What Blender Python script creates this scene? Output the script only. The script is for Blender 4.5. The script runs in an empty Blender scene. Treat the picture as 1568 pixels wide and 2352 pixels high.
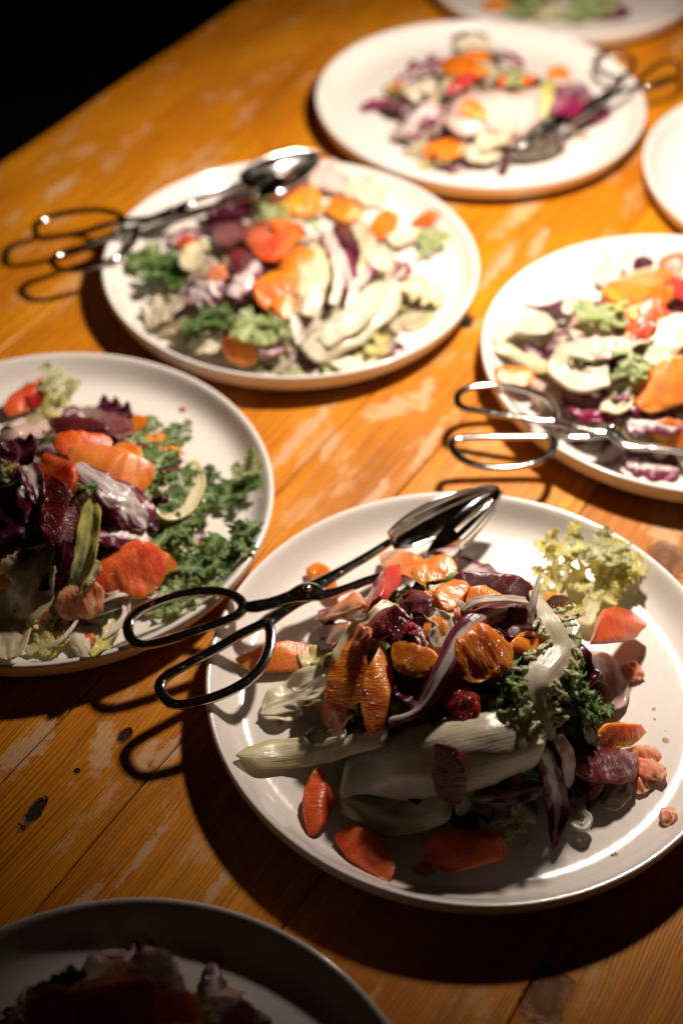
import bpy, math, random
import numpy as np
from mathutils import Vector, Matrix, noise

sc = bpy.context.scene
# ------------------------------------------------------------------ camera
CAM_H, PITCH, ROLL, FOC = 0.64745651, 0.77785181, 0.01262196, 2.16352513
cp, sp_ = math.cos(PITCH), math.sin(PITCH)
FWD = Vector((0, cp, -sp_)); RT0 = Vector((1, 0, 0)); UP0 = RT0.cross(FWD)
c_, s_ = math.cos(ROLL), math.sin(ROLL)
RT = c_ * RT0 + s_ * UP0; UP = -s_ * RT0 + c_ * UP0
EYE = Vector((0, 0, CAM_H))
cd = bpy.data.cameras.new("camera"); cam = bpy.data.objects.new("camera", cd)
sc.collection.objects.link(cam); sc.camera = cam
cam.matrix_world = Matrix(((RT.x, UP.x, -FWD.x, EYE.x), (RT.y, UP.y, -FWD.y, EYE.y), (RT.z, UP.z, -FWD.z, EYE.z), (0, 0, 0, 1)))
cd.sensor_fit = 'HORIZONTAL'; cd.sensor_width = 24; cd.lens = FOC * 24; cd.clip_start = .01; cd.clip_end = 50
cd.dof.use_dof = True; cd.dof.aperture_fstop = 3.5; cd.dof.focus_distance = .77
# ------------------------------------------------------------------ light
W = bpy.data.worlds.new("World"); sc.world = W; W.use_nodes = True
W.node_tree.nodes["Background"].inputs[0].default_value = (1, .50, .20, 1)
W.node_tree.nodes["Background"].inputs[1].default_value = .004
LAMP = Vector((.17, .88, .41))
ld = bpy.data.lights.new("pendant_lamp", 'SPOT'); ld.shadow_soft_size = .024
ld.spot_size = math.radians(121); ld.spot_blend = .46
ld.energy = 19; ld.color = (1, .86, .735)
lo = bpy.data.objects.new("pendant_lamp", ld); sc.collection.objects.link(lo); lo.location = LAMP
lo.rotation_euler = Vector((0, 0, -1)).to_track_quat('-Z', 'Y').to_euler()
sc.view_settings.view_transform = 'Standard'; sc.view_settings.look = 'None'
sc.view_settings.exposure = 0; sc.view_settings.gamma = 1
sc.render.film_transparent = False
sc.cycles.max_bounces = 8; sc.cycles.diffuse_bounces = 2

# ------------------------------------------------------------------ placing
def ray(px, py):
    return (FWD * FOC + RT * ((px - 784) / 1568) + UP * (-(py - 1176) / 1568)).normalized()
def at(px, py, z=0.0):
    d = ray(px, py); return EYE + d * ((z - EYE.z) / d.z)
def pxm(P):                      # metres covered by one photo pixel at P
    return (P - EYE).dot(FWD) / (FOC * 1568)
def tag(o, label=None, cat=None, group=None, kind=None):
    if label: o['label'] = label
    if cat: o['category'] = cat
    if group: o['group'] = group
    if kind: o['kind'] = kind
    return o
def link(name, me, parent=None, mats=(), smooth=True):
    o = bpy.data.objects.new(name, me); sc.collection.objects.link(o)
    for m in mats: me.materials.append(m)
    if smooth: me.polygons.foreach_set('use_smooth', [True] * len(me.polygons))
    if parent: o.parent = parent
    return o
def mesh(name, v, f, col=None):
    me = bpy.data.meshes.new(name); me.from_pydata([tuple(p) for p in v], [], f); me.update()
    if col is not None:
        a = me.color_attributes.new('pigment', 'FLOAT_COLOR', 'POINT')
        a.data.foreach_set('color', np.array([[*c[:3], 1] for c in col], dtype=np.float32).ravel())
    return me

# ------------------------------------------------------------------ materials
def nm(name):
    m = bpy.data.materials.new(name); m.use_nodes = True
    nt = m.node_tree; return m, nt, nt.nodes["Principled BSDF"]
def N(nt, t, **k):
    n = nt.nodes.new(t)
    for a, b in k.items():
        if hasattr(n, a): setattr(n, a, b)
        else: n.inputs[a].default_value = b
    return n
def ramp(nt, fac, stops):
    r = nt.nodes.new('ShaderNodeValToRGB'); e = r.color_ramp.elements
    while len(e) < len(stops): e.new(.5)
    for q, (p, c) in zip(e, stops): q.position = p; q.color = (*c, 1) if len(c) == 3 else c
    nt.links.new(fac, r.inputs[0]); return r.outputs[0]
def mixc(nt, fac, a, b, mode='MIX'):
    m = nt.nodes.new('ShaderNodeMix'); m.data_type = 'RGBA'; m.blend_type = mode
    for s, x in ((0, fac), (6, a), (7, b)):
        if isinstance(x, (int, float)): m.inputs[s].default_value = x
        elif isinstance(x, tuple): m.inputs[s].default_value = (*x, 1)
        else: nt.links.new(x, m.inputs[s])
    return m.outputs[2]
def math_(nt, op, a, b=None, c=None):
    m = nt.nodes.new('ShaderNodeMath'); m.operation = op
    for i, x in enumerate((a, b, c)):
        if x is None: continue
        if isinstance(x, (int, float)): m.inputs[i].default_value = x
        else: nt.links.new(x, m.inputs[i])
    return m.outputs[0]
def bump(nt, h, strength, dist, prev=None):
    b = nt.nodes.new('ShaderNodeBump'); b.inputs['Strength'].default_value = strength; b.inputs['Distance'].default_value = dist
    nt.links.new(h, b.inputs['Height'])
    if prev is not None: nt.links.new(prev, b.inputs['Normal'])
    return b.outputs[0]

def mat_citrus(name, dark, light, membrane, sss=.55):
    m, nt, p = nm(name)
    tc = N(nt, 'ShaderNodeTexCoord'); oi = N(nt, 'ShaderNodeObjectInfo')
    add = N(nt, 'ShaderNodeVectorMath', operation='ADD'); sc_ = N(nt, 'ShaderNodeVectorMath', operation='SCALE')
    nt.links.new(oi.outputs['Random'], sc_.inputs[0]); sc_.inputs['Scale'].default_value = .3
    nt.links.new(tc.outputs['Object'], add.inputs[0]); nt.links.new(sc_.outputs[0], add.inputs[1])
    mp = N(nt, 'ShaderNodeMapping'); mp.inputs['Scale'].default_value = (820, 230, 380)
    nt.links.new(add.outputs[0], mp.inputs[0])
    dn = N(nt, 'ShaderNodeTexNoise', Scale=120.0, Detail=2.0); nt.links.new(add.outputs[0], dn.inputs['Vector'])
    dm = N(nt, 'ShaderNodeVectorMath', operation='MULTIPLY_ADD'); dm.inputs[1].default_value = (1.6, 1.6, 1.6)
    nt.links.new(dn.outputs['Color'], dm.inputs[0]); nt.links.new(mp.outputs[0], dm.inputs[2])
    vo = N(nt, 'ShaderNodeTexVoronoi', feature='SMOOTH_F1', Scale=1.0); vo.inputs['Smoothness'].default_value = .35
    nt.links.new(dm.outputs[0], vo.inputs['Vector'])
    n1 = N(nt, 'ShaderNodeTexNoise', Scale=55.0, Detail=3.0); nt.links.new(add.outputs[0], n1.inputs['Vector'])
    col = ramp(nt, n1.outputs[0], [(.32, dark), (.66, light)])
    vein = ramp(nt, vo.outputs['Distance'], [(.45, (0, 0, 0)), (.95, (1, 1, 1))])
    col = mixc(nt, math_(nt, 'MULTIPLY', vein, .30), col, membrane)
    n2 = N(nt, 'ShaderNodeTexNoise', Scale=20.0, Detail=4.0); nt.links.new(add.outputs[0], n2.inputs['Vector'])
    pit = ramp(nt, n2.outputs[0], [(.6, (0, 0, 0)), (.72, (1, 1, 1))])
    col = mixc(nt, math_(nt, 'MULTIPLY', pit, .3), col, membrane)
    hs = N(nt, 'ShaderNodeHueSaturation'); nt.links.new(col, hs.inputs['Color'])
    nt.links.new(math_(nt, 'MULTIPLY_ADD', oi.outputs['Random'], .4, .78), hs.inputs['Value'])
    nt.links.new(hs.outputs[0], p.inputs['Base Color'])
    p.inputs['Roughness'].default_value = .34; p.inputs['Subsurface Weight'].default_value = sss
    p.inputs['Subsurface Radius'].default_value = (1, .42, .15); p.inputs['Subsurface Scale'].default_value = .009
    p.inputs['Coat Weight'].default_value = .85; p.inputs['Coat Roughness'].default_value = .05
    n3 = N(nt, 'ShaderNodeTexNoise', Scale=760.0, Detail=1.0); nt.links.new(tc.outputs['Object'], n3.inputs['Vector'])
    b = bump(nt, vo.outputs['Distance'], .45, -.0005)
    b = bump(nt, n3.outputs[0], .25, .0004, b)
    b2 = bump(nt, n3.outputs[0], 1.0, .0018, b)
    nt.links.new(b, p.inputs['Normal']); nt.links.new(b2, p.inputs['Coat Normal'])
    return m
CIT = {
 'O': mat_citrus('orange_flesh', (.76, .13, .003), (.95, .28, .007), (.97, .43, .05)),
 'C': mat_citrus('coral_flesh', (.82, .20, .08), (.90, .34, .17), (.92, .6, .42)),
 'R': mat_citrus('red_orange_flesh', (.58, .025, .003), (.92, .13, .006), (.94, .30, .04)),
 'X': mat_citrus('crimson_flesh', (.34, .006, .010), (.60, .02, .016), (.6, .1, .08), .25),
 'B': mat_citrus('blood_orange_flesh', (.075, .004, .008), (.20, .008, .012), (.3, .03, .04), .15)}

def mat_leaf(name, trans=.3, rough=.26, vein=(0, 0), coat=.6):
    m, nt, p = nm(name)
    a = N(nt, 'ShaderNodeAttribute', attribute_name='pigment')
    tc = N(nt, 'ShaderNodeTexCoord')
    n = N(nt, 'ShaderNodeTexNoise', Scale=160.0, Detail=4.0); nt.links.new(tc.outputs['Object'], n.inputs['Vector'])
    v = ramp(nt, n.outputs[0], [(.3, (.9, .9, .9)), (.7, (1.06, 1.06, 1.06))])
    col = mixc(nt, 1.0, a.outputs['Color'], v, 'MULTIPLY')
    n4 = N(nt, 'ShaderNodeTexNoise', Scale=38.0, Detail=5.0, Roughness=.7); nt.links.new(tc.outputs['Object'], n4.inputs['Vector'])
    bru = ramp(nt, n4.outputs[0], [(.70, (0, 0, 0)), (.78, (1, 1, 1))])
    col = mixc(nt, math_(nt, 'MULTIPLY', bru, .12), col, (.42, .2, .07))
    nt.links.new(col, p.inputs['Base Color'])
    p.inputs['Roughness'].default_value = rough; p.inputs['Coat Weight'].default_value = coat; p.inputs['Coat Roughness'].default_value = .12
    uv = N(nt, 'ShaderNodeUVMap'); mp = N(nt, 'ShaderNodeMapping'); mp.inputs['Scale'].default_value = (1.6, 34, 1)
    nt.links.new(uv.outputs[0], mp.inputs[0])
    w = N(nt, 'ShaderNodeTexNoise', Scale=1.0, Detail=3.0); nt.links.new(mp.outputs[0], w.inputs['Vector'])
    b = bump(nt, w.outputs[0], .4, .0010)
    n2 = N(nt, 'ShaderNodeTexNoise', Scale=260.0, Detail=3.0); nt.links.new(tc.outputs['Object'], n2.inputs['Vector'])
    b = bump(nt, n2.outputs[0], .3, .0009, b)
    nt.links.new(b, p.inputs['Normal']); nt.links.new(b, p.inputs['Coat Normal'])
    tr = N(nt, 'ShaderNodeBsdfTranslucent'); nt.links.new(col, tr.inputs[0])
    mx = N(nt, 'ShaderNodeMixShader'); mx.inputs[0].default_value = trans
    nt.links.new(p.outputs[0], mx.inputs[1]); nt.links.new(tr.outputs[0], mx.inputs[2])
    nt.links.new(mx.outputs[0], nt.nodes['Material Output'].inputs[0])
    return m
LEAF = mat_leaf('leaf', .28); THIN = mat_leaf('thin_leaf', .6, .3)

def mat_china():
    m, nt, p = nm('white_glazed_china')
    tc = N(nt, 'ShaderNodeTexCoord')
    n = N(nt, 'ShaderNodeTexNoise', Scale=9.0, Detail=5.0); nt.links.new(tc.outputs['Object'], n.inputs['Vector'])
    col = ramp(nt, n.outputs[0], [(.3, (.79, .725, .66)), (.7, (.83, .775, .72))])
    n2 = N(nt, 'ShaderNodeTexNoise', Scale=85.0, Detail=3.0, Roughness=.6); nt.links.new(tc.outputs['Object'], n2.inputs['Vector'])
    sm = ramp(nt, n2.outputs[0], [(.7, (0, 0, 0)), (.78, (1, 1, 1))])
    col = mixc(nt, math_(nt, 'MULTIPLY', sm, .25), col, (.62, .42, .25))
    nt.links.new(col, p.inputs['Base Color'])
    mp = N(nt, 'ShaderNodeMapping'); mp.inputs['Scale'].default_value = (1, 9, 1); mp.inputs['Rotation'].default_value = (0, 0, .5)
    nt.links.new(tc.outputs['Object'], mp.inputs[0])
    n3 = N(nt, 'ShaderNodeTexNoise', Scale=70.0, Detail=3.0); nt.links.new(mp.outputs[0], n3.inputs['Vector'])
    rr = ramp(nt, n3.outputs[0], [(.35, (.12, .12, .12)), (.75, (.19, .19, .19))])
    nt.links.new(rr, p.inputs['Roughness']); p.inputs['Coat Weight'].default_value = .5; p.inputs['Coat Roughness'].default_value = .04
    nt.links.new(bump(nt, n.outputs[0], .1, .001), p.inputs['Normal'])
    return m
CHINA = mat_china()

def mat_steel():
    m, nt, p = nm('polished_steel')
    p.inputs['Metallic'].default_value = 1; p.inputs['Base Color'].default_value = (.66, .63, .60, 1)
    tc = N(nt, 'ShaderNodeTexCoord')
    n = N(nt, 'ShaderNodeTexNoise', Scale=420.0, Detail=2.0); nt.links.new(tc.outputs['Object'], n.inputs['Vector'])
    nt.links.new(ramp(nt, n.outputs[0], [(.62, (.09, .09, .09)), (.76, (.26, .26, .26))]), p.inputs['Roughness'])
    nt.links.new(bump(nt, n.outputs[0], .08, .0004), p.inputs['Normal'])
    return m
STEEL = mat_steel()
def mat_head():
    m, nt, p = nm('satin_steel'); p.inputs['Metallic'].default_value = 1; p.inputs['Base Color'].default_value = (.80, .77, .74, 1)
    p.inputs['Roughness'].default_value = .15
    tc = N(nt, 'ShaderNodeTexCoord'); n = N(nt, 'ShaderNodeTexNoise', Scale=60.0, Detail=3.0); nt.links.new(tc.outputs['Object'], n.inputs['Vector'])
    nt.links.new(ramp(nt, n.outputs[0], [(.4, (.06, .06, .06)), (.7, (.20, .20, .20))]), p.inputs['Roughness'])
    return m
HEAD = mat_head()

WORN = []
KNOTS = []       # (x, y, rx, ry) in table coordinates, filled below
def mat_wood():
    m, nt, p = nm('worn_varnished_pine')
    tc = N(nt, 'ShaderNodeTexCoord'); oi = N(nt, 'ShaderNodeObjectInfo')
    add = N(nt, 'ShaderNodeVectorMath', operation='ADD'); cb = N(nt, 'ShaderNodeCombineXYZ')
    nt.links.new(math_(nt, 'MULTIPLY', oi.outputs['Random'], 7.3), cb.inputs[0]); nt.links.new(math_(nt, 'MULTIPLY', oi.outputs['Random'], 3.1), cb.inputs[1])
    nt.links.new(tc.outputs['Object'], add.inputs[0]); nt.links.new(cb.outputs[0], add.inputs[1])
    V = add.outputs[0]
    def mp(vec, s, r=(0, 0, 0)):
        k = N(nt, 'ShaderNodeMapping'); k.inputs['Scale'].default_value = s; k.inputs['Rotation'].default_value = r; nt.links.new(vec, k.inputs[0]); return k.outputs[0]
    wob = N(nt, 'ShaderNodeTexNoise', Scale=1.0, Detail=2.0); nt.links.new(mp(V, (5, 14, 1)), wob.inputs['Vector'])
    sep = N(nt, 'ShaderNodeSeparateXYZ'); nt.links.new(V, sep.inputs[0])
    yy = math_(nt, 'MULTIPLY_ADD', wob.outputs[0], .035, sep.outputs[1])
    line = math_(nt, 'SINE', math_(nt, 'MULTIPLY', yy, 2 * math.pi / .0022))
    line2 = math_(nt, 'SINE', math_(nt, 'MULTIPLY', yy, 2 * math.pi / .0117))
    fib = N(nt, 'ShaderNodeTexNoise', Scale=1.0, Detail=4.0); nt.links.new(mp(V, (14, 620, 1)), fib.inputs['Vector'])
    big = N(nt, 'ShaderNodeTexNoise', Scale=1.0, Detail=5.0, Roughness=.6); nt.links.new(mp(V, (5, 13, 1)), big.inputs['Vector'])
    base = ramp(nt, big.outputs[0], [(.3, (.38, .120, .004)), (.5, (.60, .215, .006)), (.72, (.76, .315, .010))])
    g = math_(nt, 'MULTIPLY_ADD', line, .5, .5)
    g = math_(nt, 'MULTIPLY', g, math_(nt, 'MULTIPLY_ADD', line2, .25, .75))
    base = mixc(nt, math_(nt, 'MULTIPLY', g, .62), base, (.32, .075, .008))
    fb = ramp(nt, fib.outputs[0], [(.35, (.74, .74, .74)), (.65, (1.12, 1.12, 1.12))])
    base = mixc(nt, 1.0, base, fb, 'MULTIPLY')
    # worn places where the varnish is gone
    w1 = N(nt, 'ShaderNodeTexNoise', Scale=1.0, Detail=7.0, Roughness=.68); nt.links.new(mp(V, (15, 34, 1)), w1.inputs['Vector'])
    worn = ramp(nt, w1.outputs[0], [(.56, (0, 0, 0)), (.62, (1, 1, 1))])
    s3 = N(nt, 'ShaderNodeSeparateXYZ'); nt.links.new(tc.outputs['Object'], s3.inputs[0])
    ey = math_(nt, 'ABSOLUTE', s3.outputs[1])
    ew = N(nt, 'ShaderNodeTexNoise', Scale=1.0, Detail=5.0); nt.links.new(mp(V, (9, 60, 1)), ew.inputs['Vector'])
    edg = ramp(nt, math_(nt, 'ADD', math_(nt, 'MULTIPLY', ey, 20.0), math_(nt, 'MULTIPLY', ew.outputs[0], 1.1)), [(.52, (0, 0, 0)), (1.0, (1, 1, 1))])
    edg = math_(nt, 'MULTIPLY', edg, .0)
    wf = math_(nt, 'MAXIMUM', math_(nt, 'MULTIPLY', worn, .5), edg)
    wf = math_(nt, 'MULTIPLY', wf, math_(nt, 'MULTIPLY_ADD', fib.outputs[0], .8, .5))
    base = mixc(nt, wf, base, (.62, .37, .18))
    gw = N(nt, 'ShaderNodeNewGeometry'); wn = N(nt, 'ShaderNodeTexNoise', Scale=130.0, Detail=7.0, Roughness=.72); nt.links.new(gw.outputs['Position'], wn.inputs['Vector'])
    wsum = None
    for (x, y, rx, ry, ang) in WORN:
        k = N(nt, 'ShaderNodeMapping', vector_type='TEXTURE'); k.inputs['Location'].default_value = (x, y, 0); k.inputs['Rotation'].default_value = (0, 0, ang); k.inputs['Scale'].default_value = (rx, ry, 1)
        nt.links.new(gw.outputs['Position'], k.inputs[0])
        ln = N(nt, 'ShaderNodeVectorMath', operation='LENGTH'); nt.links.new(k.outputs[0], ln.inputs[0])
        m_ = math_(nt, 'MAXIMUM', math_(nt, 'SUBTRACT', 1.25, ln.outputs['Value']), 0.0)
        wsum = m_ if wsum is None else math_(nt, 'MAXIMUM', wsum, m_)
    wf2 = ramp(nt, math_(nt, 'ADD', math_(nt, 'MULTIPLY', wsum, .35), wn.outputs[0]), [(.62, (0, 0, 0)), (.74, (1, 1, 1))])
    wf2 = math_(nt, 'MULTIPLY', wf2, math_(nt, 'GREATER_THAN', wsum, .01))
    base = mixc(nt, math_(nt, 'MULTIPLY', wf2, .62), base, (.60, .40, .235))
    # fine scratches
    scn = N(nt, 'ShaderNodeTexNoise', Scale=1.0, Detail=6.0, Roughness=.75); nt.links.new(mp(V, (60, 340, 1), (0, 0, .25)), scn.inputs['Vector'])
    scr = ramp(nt, scn.outputs[0], [(.66, (0, 0, 0)), (.7, (1, 1, 1))])
    base = mixc(nt, math_(nt, 'MULTIPLY', scr, .4), base, (.5, .34, .2))
    dk = N(nt, 'ShaderNodeTexNoise', Scale=1.0, Detail=6.0, Roughness=.7); nt.links.new(mp(V, (26, 90, 1)), dk.inputs['Vector'])
    dkr = ramp(nt, dk.outputs[0], [(.69, (0, 0, 0)), (.73, (1, 1, 1))])
    base = mixc(nt, math_(nt, 'MULTIPLY', dkr, .75), base, (.05, .018, .006))
    # knots, placed in world coordinates
    geo = N(nt, 'ShaderNodeNewGeometry')
    kh = None
    kn = N(nt, 'ShaderNodeTexNoise', Scale=95.0, Detail=4.0); nt.links.new(geo.outputs['Position'], kn.inputs['Vector'])
    for (x, y, rx, ry, ang, dark) in KNOTS:
        k = N(nt, 'ShaderNodeMapping', vector_type='TEXTURE'); k.inputs['Location'].default_value = (x, y, 0); k.inputs['Rotation'].default_value = (0, 0, ang); k.inputs['Scale'].default_value = (rx, ry, 1)
        nt.links.new(geo.outputs['Position'], k.inputs[0])
        s4 = N(nt, 'ShaderNodeSeparateXYZ'); nt.links.new(k.outputs[0], s4.inputs[0])
        r2 = math_(nt, 'SQRT', math_(nt, 'ADD', math_(nt, 'POWER', math_(nt, 'ABSOLUTE', s4.outputs[0]), 2.0), math_(nt, 'POWER', math_(nt, 'ABSOLUTE', s4.outputs[1]), 2.0)))
        r2 = math_(nt, 'ADD', r2, math_(nt, 'MULTIPLY_ADD', kn.outputs[0], 1.4, -.7))
        ring = math_(nt, 'MULTIPLY_ADD', math_(nt, 'SINE', math_(nt, 'MULTIPLY', r2, 11.0)), .5, .5)
        halo = ramp(nt, r2, [(.95, (1, 1, 1)), (1.9, (0, 0, 0))])
        base = mixc(nt, math_(nt, 'MULTIPLY', halo, .75), base, mixc(nt, ring, (.10, .028, .008), (.24, .09, .028)))
        core = math_(nt, 'MULTIPLY', ramp(nt, r2, [(.6, (1, 1, 1)), (.95, (0, 0, 0))]), dark)
        base = mixc(nt, core, base, (.018, .008, .004))
        kh = core if kh is None else math_(nt, 'MAXIMUM', kh, core)
    nt.links.new(base, p.inputs['Base Color'])
    rg = math_(nt, 'ADD', math_(nt, 'MULTIPLY_ADD', wf, .3, .42), math_(nt, 'MULTIPLY', kh, .35)); nt.links.new(rg, p.inputs['Roughness'])
    p.inputs['Specular IOR Level'].default_value = .22
    b = bump(nt, g, .35, -.0004); b = bump(nt, fib.outputs[0], .35, .0005, b); b = bump(nt, worn, .3, -.0005, b); b = bump(nt, dkr, .5, -.001, b)
    if kh is not None: b = bump(nt, kh, .8, -.002, b)
    nt.links.new(b, p.inputs['Normal'])
    return m

# ------------------------------------------------------------------ setting: floor and table
fm, fnt, fp = nm('dark_floor'); fp.inputs['Roughness'].default_value = .8
fn = N(fnt, 'ShaderNodeTexNoise', Scale=6.0, Detail=5.0)
fnt.links.new(ramp(fnt, fn.outputs[0], [(.3, (.006, .004, .003)), (.7, (.014, .009, .006))]), fp.inputs['Base Color'])
s = 6
flo = link('floor', mesh('floor', [(-s, -s, -.76), (s, -s, -.76), (s, s, -.76), (-s, s, -.76)], [(0, 1, 2, 3)]), None, [fm])
tag(flo, 'dark floor in shadow beyond the far edge of the table', kind='structure')

TH = math.radians(58.6); TX = Vector((math.cos(TH), math.sin(TH), 0)); TY = Vector((-TX.y, TX.x, 0))
for (px, py, rx, ry) in ((72, 1872, .0115, .0042), (1528, 1290, .019, .013), (1250, 2290, .016, .012), (285, 1690, .006, .004), (176, 1772, .0025, .002), (1075, 738, .010, .004)):
    P = at(px, py); KNOTS.append((P.x, P.y, rx, ry, TH + .1, 1.0 if rx < .012 else .35))
for (px, py, rx, ry, da) in ((905, 935, .030, .011, -.5), (975, 905, .022, .007, .3), (1215, 470, .060, .008, 0), (1140, 610, .045, .006, .1), (1235, 560, .03, .006, .2), (705, 985, .050, .006, 0), (655, 1040, .03, .006, 0),
    (985, 1020, .035, .005, .1), (850, 1150, .03, .005, .0), (235, 1715, .022, .008, .5), (380, 1735, .016, .006, 0), (330, 1745, .02, .006, .2), (60, 1720, .03, .010, 0), (505, 2030, .02, .004, 0), (760, 1020, .02, .006, .2),
    (1530, 1215, .03, .012, .3), (460, 400, .03, .010, .2), (300, 560, .02, .006, .2), (140, 430, .025, .008, 0), (330, 1960, .03, .003, 0), (150, 2120, .04, .004, 0), (520, 1820, .02, .003, 0)):
    P = at(px, py); WORN.append((P.x, P.y, rx, ry, TH + da))
WOOD = mat_wood()
table = bpy.data.objects.new('table', None); sc.collection.objects.link(table); table.location = (0.1, .8, -.03)
tag(table, 'long worn orange brown plank table under all the plates', 'table')
def tofs(P): return P.dot(TY)
edge0 = tofs(Vector((-.19, 1.2135, 0)))
cuts = [edge0]
# seams seen in the photograph, measured across the boards
cuts += [.63, .50, .386, .3215, .215, .10, -.02, -.13, -.25, -.378]
cuts = sorted(set(round(c, 4) for c in cuts), reverse=True)
cuts = [c for i, c in enumerate(cuts) if i == 0 or cuts[i - 1] - c > .03]
rnd = random.Random(4)
def board(name, y0, y1, x0, x1, z0, z1, seg=60):
    # local x along the board; slightly wavy long edges with a small bevel
    g = .00032; v = []; f = []
    cy = (y0 + y1) / 2; ph = rnd.random() * 50
    for i in range(seg + 1):
        x = x0 + (x1 - x0) * i / seg
        a = noise.noise(Vector((x * 6, y0 * 7 + 3.1, 0))) * .004; b = noise.noise(Vector((x * 6, y1 * 7 + 3.1, 0))) * .004
        ya, yb = y0 + g + a - cy, y1 - g + b - cy
        bv = .0008
        v += [(x, ya, z0), (x, ya, z1 - bv), (x, ya + bv, z1), (x, yb - bv, z1), (x, yb, z1 - bv), (x, yb, z0)]
    for i in range(seg):
        k = i * 6
        for j in range(5): f.append((k + j, k + 6 + j, k + 7 + j, k + j + 1))
        f.append((k + 5, k + 11, k + 6, k))
    f.append((0, 1, 2, 3, 4, 5)); n = seg * 6; f.append((n + 5, n + 4, n + 3, n + 2, n + 1, n))
    f = [tuple(reversed(q)) for q in f]
    me = mesh(name, v, f); o = link(name, me, None, [WOOD], smooth=False)
    o.location = TX * 0 + TY * cy; o.rotation_euler = (0, 0, TH)
    o.parent = table; o.matrix_parent_inverse = Matrix.Translation(-table.location)
    return o
for a, b in zip(cuts[1:], cuts[:-1]): board('plank', a, b, -.7, 2.6, -.030 + rnd.uniform(-.0006, 0), 0 + 0, 120)
ub, unt, up_ = nm('dark_underside'); up_.inputs['Base Color'].default_value = (.02, .009, .004, 1); up_.inputs['Roughness'].default_value = .9
y0, y1 = cuts[-1] + .01, cuts[0] - .01
v = []
for z in (-.045, -.0305):
    for (x, y) in ((-.69, y0), (2.59, y0), (2.59, y1), (-.69, y1)): v.append(TX * x + TY * y + Vector((0, 0, z)))
o = link('under_frame', mesh('under_frame', v, [(3, 2, 1, 0), (4, 5, 6, 7), (0, 1, 5, 4), (1, 2, 6, 5), (2, 3, 7, 6), (3, 0, 4, 7)]), None, [ub], False)
o.parent = table; o.matrix_parent_inverse = Matrix.Translation(-table.location)

# ------------------------------------------------------------------ plates
PL = {1: (.07057882, .51090655, .1433), 2: (-.03905585, .89775894, .1374), 3: (.1128836, 1.13827333, .1393), 4: (-.17888975, .64834141, .1376),
      5: (.23468523, .7944496, .1409), 6: (.20621415, 1.3858704, .1339), 7: (.37651742, 1.02637118, .1398), 8: (-.09075453, .23289406, .1391)}
PLAB = {1: 'large white plate in front with a citrus salad half in shadow', 2: 'white plate left of centre whose salad is strewn with dark green and pale leaves',
 3: 'blurred white plate near the top, salad in its middle and tongs at its right', 4: 'white plate cut by the left edge, frilly green leaves at its right',
 5: 'white plate at the right edge with steel tongs across its near rim', 6: 'white plate cut by the top edge of the picture',
 7: 'white plate cut by the right edge with no food showing', 8: 'dim white plate in shadow in the bottom left corner'}
RPROF = [(0, .0062), (.5, .0062), (.80, .0064), (.855, .0072), (.895, .0094), (.925, .0130), (.950, .0172), (.968, .0203), (.978, .0215), (.988, .0221), (.996, .0217), (1.0, .0203), (1.0, .0185),
         (.992, .0140), (.972, .0085), (.935, .0040), (.88, .0016), (.80, .0008), (.78, .0003), (.76, .0008), (.72, .0022), (0, .0022)]
INNER = RPROF[:10]
def plate_z(r):                      # r relative to the rim
    for (a, za), (b, zb) in zip(INNER, INNER[1:]):
        if r <= b: return za + (zb - za) * (r - a) / (b - a)
    return .0221
def refine(pr, n=2):
    for _ in range(n):
        q = [pr[0]]
        for a, b in zip(pr, pr[1:]): q += [(a[0] * .75 + b[0] * .25, a[1] * .75 + b[1] * .25), (a[0] * .25 + b[0] * .75, a[1] * .25 + b[1] * .75)]
        pr = q + [pr[-1]]
    return pr
PR = refine(RPROF)
def make_plate(k):
    x, y, R = PL[k]; n = 144; v = [(0, 0, PR[0][1])]; f = []
    ps = PR[1:-1]
    for (r, z) in ps:
        for i in range(n):
            a = 2 * math.pi * i / n; v.append((R * r * math.cos(a), R * r * math.sin(a), z))
    for i in range(n): f.append((0, 1 + i, 1 + (i + 1) % n))
    for j in range(len(ps) - 1):
        for i in range(n):
            a = 1 + j * n + i; b = 1 + j * n + (i + 1) % n; f.append((a, a + n, b + n, b))
    v.append((0, 0, PR[-1][1])); e = len(v) - 1; o = 1 + (len(ps) - 1) * n
    for i in range(n): f.append((e, o + (i + 1) % n, o + i))
    ob = link('plate', mesh('plate', v, f), None, [CHINA]); ob.location = (x, y, .0006)
    ob.rotation_euler = (0, 0, k * 1.3)
    tag(ob, PLAB[k], 'plate', 'round white plates of salad on the table')
for k in PL: make_plate(k)

# ------------------------------------------------------------------ heaps: the surface the top layer of each salad lies on
HEAP = {1: (1055, 1620, .077, .080, .058, .55), 2: (665, 700, .100, .086, .030, .8), 3: (1110, 275, .085, .086, .036, .8), 4: (165, 1215, .080, .082, .046, .7),
        5: (1500, 880, .095, .088, .044, .8), 6: (1290, -30, .075, .07, .03, .8), 8: (300, 2460, .066, .06, .034, .8)}
HC = {k: at(h[0], h[1], .007) for k, h in HEAP.items()}
def surf(k, x, y):
    px, py, R = PL[k]; z = plate_z(math.hypot(x - px, y - py) / R) + .0006
    if math.hypot(x - px, y - py) > R * 1.01: z = 0
    h = HEAP.get(k)
    if h:
        q = ((x - HC[k].x) / h[2]) ** 2 + ((y - HC[k].y) / h[3]) ** 2
        if q < 1: z = max(z, .007 + h[4] * (1 - q) ** h[5])
    return z
def on(k, px, py, dz=0.0):
    """first point along the pixel's ray that is dz above plate k's contents"""
    d = ray(px, py); t = (.13 - EYE.z) / d.z
    for _ in range(400):
        P = EYE + d * t
        if P.z <= surf(k, P.x, P.y) + dz: break
        t += .0007
    return P
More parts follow.
